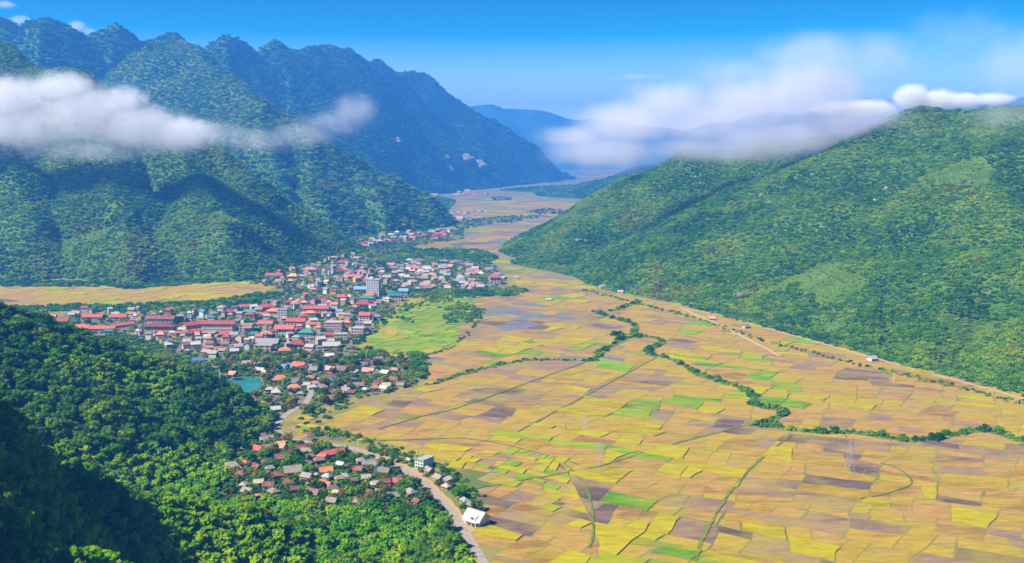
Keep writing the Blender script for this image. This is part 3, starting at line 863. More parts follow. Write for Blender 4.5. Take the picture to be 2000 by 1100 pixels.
def ribbon(name, px, width, z, mat, label, jag=.12, n=8, ground=True, parent=None):
    L = smooth_line([G(*q) for q in px], n)
    d = np.gradient(L, axis=0); d /= np.linalg.norm(d, axis=1, keepdims=True) + 1e-9
    nrm = np.stack([-d[:, 1], d[:, 0]], 1)
    w1 = width / 2 * (1 + rng.uniform(-jag, jag, (len(L), 1))); w2 = width / 2 * (1 + rng.uniform(-jag, jag, (len(L), 1)))
    a, b = L + nrm * w1, L - nrm * w2
    m = len(L); V = [(*q, z) for q in a] + [(*q, z) for q in b] + [(*q, -.05) for q in a] + [(*q, -.05) for q in b]
    Fs = []
    for i in range(m - 1):
        Fs += [(i + m, i + 1 + m, i + 1, i), (i, i + 1, 2 * m + i + 1, 2 * m + i), (m + i + 1, m + i, 3 * m + i, 3 * m + i + 1)]
    o = mesh_obj(name, V, Fs, mat, parent=parent)
    if parent is None: tag(o, label, kind='structure')
    return L
ROADPX = [(622, 738), (612, 752), (606, 770), (596, 788), (570, 803), (547, 822), (541, 840), (556, 853), (590, 862), (640, 868), (690, 876), (730, 892), (768, 908), (800, 925), (830, 948), (860, 978), (885, 1008), (908, 1040), (930, 1075), (950, 1110), (975, 1160), (1000, 1220)]
ROAD = ribbon('road', ROADPX, 6.2, .16, 'road_surface', 'pale paved road winding past the villages', .03)
ribbon('roadside_verge', [(700, 878), (740, 890), (785, 908), (815, 924), (850, 955), (880, 985), (905, 1018), (930, 1050)], 5.5, .10, 'red_earth', 'bare orange earth verge beside the road', .3)
ribbon('town_street', [(640, 690), (625, 715), (622, 738)], 7, .16, 'road_surface', 'street leading out of the town', .05)
ribbon('dirt_track', [(1330, 602), (1350, 611), (1420, 643), (1480, 673), (1524, 697)], 3.2, .95, 'dirt_track', 'pale straight dirt track across the right fields', .12)
ribbon('dirt_track', [(1330, 602), (1400, 614), (1500, 642), (1600, 670), (1680, 692), (1800, 725), (1900, 752), (2010, 782)], 1.9, .6, 'dirt_track', 'earth track along the foot of the right mountain', .35)
for px, w, lab in [([(1000, 850), (1090, 802), (1190, 748), (1280, 700)], 3.0, 'straight grassy dyke running up the middle fields'),
                   ([(700, 862), (800, 860), (900, 857), (980, 868), (1080, 893), (1130, 908)], 3.0, 'grassy dyke crossing the near fields'),
                   ([(890, 962), (1000, 942), (1100, 925), (1165, 913), (1300, 872), (1440, 836)], 4.0, 'raised field path past the pylon'),
                   ([(1358, 1150), (1360, 1095), (1372, 1055), (1410, 985), (1450, 932), (1500, 885), (1545, 852)], 3.6, 'grassy canal bank through the lower fields'),
                   ([(740, 838), (820, 815), (900, 795), (1040, 745), (1165, 700)], 2.8, 'long grassy dyke from the road to the stream'),
                   ([(1102, 905), (1140, 945), (1155, 985), (1158, 1040), (1152, 1070)], 2.6, 'grassy path beside the vegetable plots'),
                   ([(1720, 905), (1760, 920), (1780, 945), (1730, 965), (1680, 975)], 2.6, 'grassy ditch in the lower right fields'),
                   ([(840, 752), (900, 733), (980, 712), (1050, 703), (1150, 706)], 4.5, 'bank of the small stream below the villages'),
                   ([(960, 488), (1010, 465), (1060, 440)], 5, 'straight lane in the far fields')]:
    ribbon('field_dyke', px, w * .62, .6, 'bank_grass', lab, .5, n=14)
pond_m, nt, out = node_mat('pond_water')
pos = nt.nodes.new('ShaderNodeNewGeometry').outputs['Position']
n = noise_node(nt, .05, 3, .5, pos)
r = ramp(nt, n.outputs[0], [(.35, (.015, .12, .10)), (.6, (.03, .17, .13)), (.75, (.09, .15, .08))])
b = nt.nodes.new('ShaderNodeBsdfPrincipled'); b.inputs['Roughness'].default_value = .22; lk(nt, r.outputs[0], b.inputs['Base Color'])
lk(nt, b.outputs[0], out.inputs[0]); MATS['pond_water'] = pond_m
pp = smooth_line([G(*q) for q in [(436, 742), (470, 737), (505, 738), (512, 752), (500, 766), (470, 772), (440, 764), (430, 752), (436, 742)]], 5)[:-1]
pond = mesh_obj('pond', [(*q, .12) for q in pp], [tuple(range(len(pp)))], 'pond_water'); tag(pond, 'small teal pond below the forested spur', kind='structure')
def earth_patch(px, z, mat, name, label):
    q = smooth_line([G(*p) for p in px] + [G(*px[0])], 6)[:-1]; q = q + np.stack([fbm(q[:, 0], q[:, 1], 30, 3, 5), fbm(q[:, 0], q[:, 1], 30, 3, 6)], 1) * 6
    o = mesh_obj(name, [(*p, z) for p in ccw(q)], [tuple(range(len(q)))], mat); tag(o, label, kind='structure')
TOWN = [(85, 640), (160, 605), (330, 612), (480, 596), (560, 568), (480, 552), (515, 520), (535, 485), (640, 468), (800, 448), (905, 450), (905, 466), (800, 482), (960, 515), (990, 552), (950, 570), (800, 574), (760, 628), (700, 678), (680, 694), (640, 720), (560, 730), (500, 740), (420, 735), (330, 690), (240, 665)]
earth_patch(TOWN, .05, 'town_earth', 'town_ground', 'grey brown ground between the town houses')
earth_patch([(470, 890), (500, 855), (560, 850), (640, 868), (760, 905), (830, 950), (880, 1015), (840, 1005), (760, 1000), (640, 990), (520, 985), (450, 975), (430, 930)], .05, 'town_earth', 'village_ground', 'bare ground between the lower village houses')
earth_patch([(500, 785), (515, 760), (600, 715), (700, 698), (830, 702), (830, 735), (760, 765), (700, 775), (640, 790), (560, 800), (530, 830), (500, 830)], .04, 'town_earth', 'village_ground', 'bare ground between the riverside houses')
# ------------------------------------------------------------------ house kit
def roof_mat(name, c, ribs=3.0, rough=.7, var=.3):
    """sheet or tile roof: courses across the slope, weathering, slight shift from house to house"""
    m, nt, out = node_mat(name)
    tc = nt.nodes.new('ShaderNodeNewGeometry').outputs['Position']
    n = noise_node(nt, .55, 4, .65, tc)
    oi = nt.nodes.new('ShaderNodeObjectInfo')
    c = tuple(q * .85 for q in c)
    dk = tuple(max(0, q * (1 - var)) for q in c); lt = tuple(min(1, q * .8 + .09) for q in c)
    r = ramp(nt, n.outputs[0], [(.3, dk), (.48, c), (.7, lt)])
    mr = nt.nodes.new('ShaderNodeMapRange'); mr.inputs[3].default_value = .7; mr.inputs[4].default_value = 1.25
    lk(nt, oi.outputs['Random'], mr.inputs[0])
    hv = nt.nodes.new('ShaderNodeHueSaturation'); lk(nt, mr.outputs[0], hv.inputs['Value']); lk(nt, r.outputs[0], hv.inputs['Color'])
    b = nt.nodes.new('ShaderNodeBsdfPrincipled'); b.inputs['Roughness'].default_value = rough; b.inputs['Specular IOR Level'].default_value = .2
    lk(nt, hv.outputs[0], b.inputs['Base Color'])
    n3 = noise_node(nt, ribs, 2, .5, tc)
    bp = nt.nodes.new('ShaderNodeBump'); bp.inputs['Strength'].default_value = .35; bp.inputs['Distance'].default_value = .2
    lk(nt, n3.outputs[0], bp.inputs['Height']); lk(nt, bp.outputs[0], b.inputs['Normal'])
    lk(nt, b.outputs[0], out.inputs[0]); MATS[name] = m
for k, c in dict(red=(.42, .085, .055), crimson=(.30, .055, .055), orange=(.50, .17, .08), maroon=(.19, .060, .05), brown=(.17, .105, .075), greybrown=(.23, .19, .155), tan=(.36, .29, .21),
                 grey=(.25, .245, .25), white=(.40, .385, .37), paleblue=(.16, .30, .42), teal=(.03, .20, .16), blue=(.04, .12, .42), pink=(.50, .22, .20), yellow=(.50, .30, .05), concrete=(.38, .35, .31)).items():
    roof_mat('roof_' + k, c)
for k, c in dict(cream=(.58, .48, .32), yellow=(.58, .36, .08), orange=(.55, .25, .06), white=(.56, .54, .50), pink=(.55, .34, .29), mint=(.36, .56, .50), grey=(.34, .32, .30), timber=(.13, .085, .055), blue=(.30, .44, .60), tan=(.42, .31, .20)).items():
    c = tuple(q * .85 for q in c)
    surf_mat('wall_' + k, [tuple(q * .78 for q in c), c, tuple(min(.75, q * 1.12) for q in c)], .4, rough=.85, rand=.1)
surf_mat('window_glass', [(.015, .02, .028), (.04, .05, .06)], 1.0, rough=.15, spec=.5)
surf_mat('door_wood', [(.07, .04, .025), (.12, .07, .04)], 1.5)
surf_mat('trim_white', [(.55, .53, .5), (.65, .63, .6)], .8)

def umesh(name, V, Fs): return mesh_obj(name, V, Fs, [], coll=False).data
def box_vf(x0, x1, y0, y1, z0, z1, off=0):
    V = [(x0, y0, z0), (x1, y0, z0), (x1, y1, z0), (x0, y1, z0), (x0, y0, z1), (x1, y0, z1), (x1, y1, z1), (x0, y1, z1)]
    return V, [tuple(off + i for i in f) for f in ((0, 3, 2, 1), (4, 5, 6, 7), (0, 1, 5, 4), (1, 2, 6, 5), (2, 3, 7, 6), (3, 0, 4, 7))]
def wall_gable():
    V = [(-.5, -.5, 0), (.5, -.5, 0), (.5, .5, 0), (-.5, .5, 0), (-.5, -.5, 1), (.5, -.5, 1), (.5, .5, 1), (-.5, .5, 1)]
    return V, [(0, 1, 5, 4), (1, 2, 6, 5), (2, 3, 7, 6), (3, 0, 4, 7), (4, 5, 6, 7)]
def gable_roof(ov=.08):
    # ridge along x, z 0 eave .. 1 ridge, thickness below, closed gable ends
    a, e = .5 + ov, .5 + ov * 1.6; t = .10
    V = [(-a, -e, -.18), (a, -e, -.18), (a, 0, 1), (-a, 0, 1), (-a, e, -.18), (a, e, -.18),
         (-a, -e, -.18 - t), (a, -e, -.18 - t), (a, e, -.18 - t), (-a, e, -.18 - t), (-a, 0, 1 - t * 1.6), (a, 0, 1 - t * 1.6)]
    return V, [(0, 1, 2, 3), (3, 2, 5, 4), (6, 7, 1, 0), (4, 5, 8, 9), (6, 10, 11, 7), (10, 9, 8, 11), (0, 3, 10, 6), (3, 4, 9, 10), (1, 7, 11, 2), (2, 11, 8, 5)]
def gable_end():
    V = [(-.5, -.5, 0), (-.5, .5, 0), (-.5, 0, .82), (.5, -.5, 0), (.5, .5, 0), (.5, 0, .82)]
    return V, [(0, 2, 1), (3, 4, 5)]
def hip_roof(ov=.09, rl=.24):
    a = .5 + ov; e = .5 + ov * 1.5; t = .12
    V = [(-a, -e, -.12), (a, -e, -.12), (a, e, -.12), (-a, e, -.12), (-rl, 0, 1), (rl, 0, 1), (-a, -e, -.12 - t), (a, -e, -.12 - t), (a, e, -.12 - t), (-a, e, -.12 - t)]
    return V, [(0, 1, 5, 4), (1, 2, 5), (2, 3, 4, 5), (3, 0, 4), (6, 7, 1, 0), (7, 8, 2, 1), (8, 9, 3, 2), (9, 6, 0, 3), (9, 8, 7, 6)]
def flat_roof():
    V, Fs = box_vf(-.53, .53, -.53, .53, 0, .12)
    for q in ((-.53, .53, -.53, -.49), (-.53, .53, .49, .53), (-.53, -.49, -.49, .49), (.49, .53, -.49, .49)):
        v, f = box_vf(*q, .12, .5, len(V)); V += v; Fs += f
    return V, Fs
def shed_roof():
    V = [(-.56, -.58, 0), (.56, -.58, 0), (.56, .58, .8), (-.56, .58, .8), (-.56, -.58, -.15), (.56, -.58, -.15), (.56, .58, .65), (-.56, .58, .65)]
    return V, [(0, 1, 2, 3), (4, 7, 6, 5), (0, 4, 5, 1), (1, 5, 6, 2), (2, 6, 7, 3), (3, 7, 4, 0)]
def unit_box():
    return box_vf(-.5, .5, -.5, .5, 0, 1)
def window_vf():
    # glass set in a proud frame, unit 1 x 1, faces -y
    V, Fs = [], []
    for q in ((-.5, -.38, 0, 1), (.38, .5, 0, 1), (-.38, .38, .86, 1), (-.38, .38, 0, .12), (-.05, .05, .12, .86)):
        v, f = box_vf(q[0], q[1], -.10, 0, q[2], q[3], len(V)); V += v; Fs += f
    return V, Fs
KIT = dict(wall=wall_gable(), gable=gable_roof(), gend=gable_end(), hip=hip_roof(), flat=flat_roof(), shed=shed_roof(), box=unit_box())
_mc = {}
def kit(k, mat):
    if (k, mat) not in _mc:
        me = umesh(k, *KIT[k]); me.materials.append(MATS[mat]); _mc[(k, mat)] = me
    return _mc[(k, mat)]
HOUSES = []           # (x, y, radius) so that trees keep clear

def house(name, x, y, w, d, h, rz, roof, wall, style='gable', rh=None, detail=1, floors=1, cols=0, z=0.0, stilt=False):
    """thing > wall, roof, gable wall, doors, windows; w along the front, front faces -y turned by rz"""
    e = empty(name, (x, y, z), rz)
    HOUSES.append((x, y, max(w, d) * .6))
    zb = 0.0
    if stilt:
        zb = 1.7
        for sx in (-.45, 0, .45):
            for sy in (-.42, .42):
                child('stilt', kit('box', 'wall_timber'), e, (sx * w, sy * d, -.3), (.3, .3, 2.0))
    wl_ = child('wall', kit('wall', 'wall_' + wall), e, (0, 0, zb if stilt else -.3), (w, d, h if stilt else h + .3))
    H = zb + h
    if rh is None: rh = {'gable': .34 * d, 'hip': .34 * d, 'flat': 1.2, 'shed': 1.2}[style]
    rf = child('roof', kit(style, 'roof_' + roof), e, (0, 0, H), (w, d, rh))
    if style == 'gable':
        child('gable_wall', kit('gend', 'wall_' + wall), e, (0, 0, H - .01), (w * .995, d * .98, rh))
        child('ridge_cap', kit('box', 'roof_' + roof), rf, (0, 0, .985), (1.17, .05, .06))
    if detail:
        if stilt: child('stairs', kit('box', 'wall_timber'), e, (w * .3, -d / 2 - .7, -.1), (1.0, 1.4, zb * .9))
        child('door', kit('box', 'door_wood'), e, (w * (.3 if stilt else 0), -d / 2 - .02, zb), (1.2, .08, 2.1))
        for sx in ((-.3, .0) if stilt else (-.3, .3)):
            child('window', kit('box', 'window_glass'), e, (w * sx, -d / 2 - .02, zb + 1.0), (1.4, .08, 1.2))
        for sy in (-.22, .22):
            child('window', kit('box', 'window_glass'), e, (w / 2 + .02, d * sy, zb + 1.0), (.08, 1.3, 1.2))
    if cols:
        fh = h / floors
        for fl in range(floors):
            for c in range(cols):
                cx = (c + .5) / cols * w * .94 - w * .47
                child('window', kit('box', 'window_glass'), e, (cx, -d / 2 - .03, fl * fh + fh * .32), (w / cols * .5, .1, fh * .46))
            if fl: child('ledge', kit('box', 'trim_white'), e, (0, -d / 2 - .12, fl * fh - .12), (w * 1.01, .3, .22))
    return e

ORD = ['first', 'second', 'third', 'fourth', 'fifth', 'sixth', 'seventh', 'eighth', 'ninth', 'tenth', 'eleventh', 'twelfth', 'thirteenth', 'fourteenth', 'fifteenth', 'sixteenth', 'seventeenth', 'eighteenth', 'nineteenth', 'twentieth']
ROOFW = dict(red='red', crimson='crimson', orange='orange', maroon='maroon', brown='dark brown', greybrown='grey brown', tan='pale tan', grey='grey', white='white', teal='teal green', blue='blue', paleblue='pale blue', pink='pink', yellow='yellow', concrete='flat concrete')
def label_set(lst, place, kindw, cat, group):
    """lst of (obj, roof, u): each label names roof colour and its turn from the left among that colour"""
    by = {}
    for o, r_, u_ in lst: by.setdefault(r_, []).append((u_, o))
    for r_, q in by.items():
        q.sort(key=lambda t: t[0])
        for i, (u_, o) in enumerate(q):
            if len(q) == 1: lab = 'the only %s roofed %s %s' % (ROOFW[r_], kindw, place)
            else: lab = '%s roofed %s %s, %s from left of its colour' % (ROOFW[r_], kindw, place, ORD[i])
            tag(o, lab, cat, group)

def from_crop(cx, cy, x0, y0, s): return x0 + cx / s, y0 + cy / s
hr = random.Random(5)
# ---- lower village: stilt houses under grey brown, maroon and orange roofs (crop x, crop y, crop width, roof, style)
LV = [(125, 445, 170, 'greybrown'), (275, 385, 85, 'orange'), (410, 440, 85, 'maroon'), (235, 520, 100, 'maroon'), (430, 615, 90, 'tan'), (310, 715, 110, 'greybrown'), (425, 765, 80, 'orange'),
      (420, 225, 110, 'crimson'), (510, 258, 90, 'maroon'), (680, 195, 110, 'orange'), (810, 262, 75, 'maroon'), (900, 225, 95, 'maroon'), (690, 335, 110, 'maroon'), (520, 385, 90, 'brown'), (645, 535, 105, 'maroon'),
      (810, 480, 160, 'greybrown'), (970, 545, 105, 'greybrown'), (780, 630, 110, 'maroon'), (835, 690, 90, 'maroon'), (1180, 468, 120, 'orange'), (1195, 548, 85, 'grey'), (1178, 632, 130, 'orange'),
      (1262, 680, 100, 'brown'), (1335, 570, 90, 'tan'), (1035, 735, 130, 'brown'), (1250, 825, 105, 'greybrown'), (990, 412, 95, 'brown'), (1110, 358, 95, 'brown'), (1345, 400, 80, 'white'), (1420, 432, 70, 'brown'),
      (1545, 470, 95, 'maroon'), (1625, 405, 75, 'grey'), (1725, 408, 95, 'greybrown'), (1762, 462, 105, 'teal'), (1832, 488, 110, 'greybrown'), (1477, 595, 90, 'brown'), (1625, 560, 85, 'tan'), (1735, 632, 90, 'tan'),
      (1832, 612, 100, 'maroon'), (1975, 590, 90, 'red'), (1785, 715, 90, 'white'), (1930, 768, 115, 'grey'), (1660, 725, 80, 'maroon'), (485, 130, 70, 'greybrown'), (455, 92, 80, 'brown'), (1570, 368, 80, 'greybrown'), (560, 455, 80, 'grey'), (1010, 640, 75, 'grey')]
lst = []
for cx, cy, cw, rf in LV:
    u_, v_ = from_crop(cx, cy, 430, 830, 5.714)
    x_, y_ = G(u_, v_ + 13)
    w_ = cw / 5.714 / (F_PX / math.hypot(y_, 250)) * 1.1
    nice = rf in ('orange', 'red', 'white', 'teal', 'crimson')
    e = house('house' if nice else 'stilt_house', x_, y_, w_, w_ * hr.uniform(.62, .8), 3.0 if nice else 2.3, R(hr.choice([-24, -32, 18, 28, -20]) + hr.uniform(-6, 6)), rf,
              hr.choice(['white', 'cream']) if nice else hr.choice(['timber', 'timber', 'tan']), hr.choice(['gable', 'gable', 'hip']), stilt=not nice, rh=w_ * .30)
    lst.append((e, rf, u_))
x_, y_ = G(648, 893)
e = house('red_roofed_hall', x_ + 1, y_, 17, 7, 4.2, R(34), 'red', 'white', 'gable', rh=2.8, cols=5); tag(e, 'long hall with bright red roof and white gable at top of the lower village', 'hall')
x_, y_ = G(636, 896)
e = house('red_roofed_wing', x_ - 1, y_ - 4, 9, 6.5, 4, R(-42), 'red', 'white', 'gable', rh=2.6); tag(e, 'short red roofed wing set across the end of the red hall', 'house')
label_set(lst, 'in the lower village', 'house', 'house', 'houses of the lower village')
# ---- houses on the field side of the road
RS = [(680, 240, 60, 'tan', 'gable'), (905, 352, 105, 'greybrown', 'gable'), (1010, 437, 115, 'tan', 'gable'), (1110, 462, 90, 'grey', 'shed'), (1095, 535, 85, 'tan', 'hip'), (1240, 605, 95, 'greybrown', 'gable'),
      (1300, 690, 95, 'grey', 'hip'), (1372, 742, 90, 'greybrown', 'gable'), (700, 595, 120, 'greybrown', 'hip'), (772, 705, 95, 'maroon', 'gable')]
lst = []
for cx, cy, cw, rf, st in RS:
    u_, v_ = from_crop(cx, cy, 680, 850, 5.714); x_, y_ = G(u_, v_ + 12)
    w_ = cw / 5.714 / (F_PX / math.hypot(y_, 250))
    lst.append((house('house', x_, y_, w_, w_ * .72, 2.8, R(-48 + hr.uniform(-8, 8)), rf, hr.choice(['tan', 'cream', 'grey']), st, rh=w_ * .28), rf, u_))
label_set(lst, 'beside the road', 'house', 'house', 'houses beside the road')
x_, y_ = G(931, 1022)
e = house('white_house', x_, y_, 13.5, 10.5, 4.8, R(-38), 'white', 'white', 'gable', rh=4.6, cols=3, floors=1)
tag(e, 'large white house with steep white roof beside the fields at the end of the road', 'house')
dm = child('dormer', kit('gable', 'roof_white'), e, (1.5, -3.2, 5.7), (4.5, 5.0, 1.9)); child('window', kit('box', 'window_glass'), dm, (0, -.62, -.2), (.5, .03, .6))
child('porch_roof', kit('box', 'roof_white'), e, (0, -6.6, 3.4), (12.5, 3.2, .25))
for sx in (-5.5, -1.9, 1.9, 5.5): child('column', kit('box', 'trim_white'), e, (sx, -7.8, -.2), (.35, .35, 3.6))
x_, y_ = G(829, 912)
e = house('mint_house', x_, y_, 9, 13, 7.5, R(-35), 'concrete', 'mint', 'flat', cols=3, floors=3, detail=0); tag(e, 'tall mint green house with open flat roof beside the road', 'house')
for sx in (-.45, .45):
    for sy in (-.45, 0, .45): child('roof_column', kit('box', 'wall_mint'), e, (sx * 9, sy * 13, 8.0), (.35, .35, 2.0))

# ---- riverside village (crop 400..850 x 680..928, 4.436)
RV = [(690, 145, 110, 'paleblue', 'gable'), (820, 130, 120, 'red', 'gable'), (480, 170, 85, 'tan', 'gable'), (550, 195, 90, 'tan', 'gable'), (660, 245, 120, 'orange', 'hip'), (750, 272, 120, 'grey', 'gable'), (775, 322, 100, 'orange', 'hip'),
      (400, 422, 110, 'red', 'hip'), (512, 468, 95, 'red', 'hip'), (610, 508, 85, 'white', 'gable'), (1085, 230, 110, 'maroon', 'hip'), (1040, 322, 70, 'brown', 'gable'), (1232, 340, 80, 'greybrown', 'gable'), (1330, 300, 85, 'greybrown', 'gable'),
      (1480, 322, 75, 'orange', 'hip'), (1555, 328, 80, 'white', 'gable'), (1392, 338, 55, 'white', 'hip'), (1565, 190, 75, 'white', 'gable'), (1640, 248, 80, 'maroon', 'gable'), (1500, 275, 70, 'maroon', 'gable'), (1420, 176, 100, 'pink', 'gable'),
      (1482, 106, 90, 'maroon', 'gable'), (1548, 98, 70, 'brown', 'gable'), (1190, 160, 100, 'brown', 'gable'), (1090, 160, 90, 'pink', 'gable'), (1082, 418, 120, 'brown', 'gable'), (1078, 42, 75, 'white', 'gable'), (232, 200, 90, 'pink', 'gable'),
      (440, 112, 70, 'white', 'flat'), (360, 106, 70, 'tan', 'gable'), (1296, 182, 60, 'white', 'shed'), (1250, 145, 80, 'maroon', 'gable'), (1380, 120, 85, 'brown', 'gable'), (950, 160, 80, 'grey', 'gable'), (930, 235, 70, 'crimson', 'gable'), (1700, 300, 70, 'greybrown', 'gable')]
lst = []
for cx, cy, cw, rf, st in RV:
    u_, v_ = from_crop(cx, cy, 400, 680, 4.436); x_, y_ = G(u_, v_ + 9)
    w_ = cw / 4.436 / (F_PX / math.hypot(y_, 250)) * .95
    lst.append((house('house', x_, y_, w_, w_ * hr.uniform(.6, .8), hr.uniform(2.6, 3.4), R(hr.choice([-22, 18, -30, 10]) + hr.uniform(-8, 8)), rf, hr.choice(['cream', 'tan', 'white', 'timber', 'grey']), st, rh=(w_ * .26 if st != 'flat' else 1)), rf, u_))
label_set(lst, 'of the riverside village', 'house', 'house', 'houses of the riverside village')
x_, y_ = G(640, 752); e = house('teal_house', x_, y_, 17, 11, 6.5, R(-10), 'teal', 'mint', 'hip', rh=2.4, cols=4, floors=2); tag(e, 'two storey house with teal roof where the street meets the road', 'house')
x_, y_ = G(613, 731); e = house('blue_house', x_, y_, 9, 8, 6, R(-10), 'grey', 'blue', 'gable', rh=2.4, cols=2, floors=2, detail=0); tag(e, 'narrow blue walled house beside the street end', 'house')
x_, y_ = G(388, 706); e = house('tarpaulin_shed', x_, y_, 12, 8, 2.4, R(8), 'blue', 'timber', 'gable', rh=2.4, detail=0); tag(e, 'shed under a bright blue tarpaulin at the foot of the spur', 'shed')

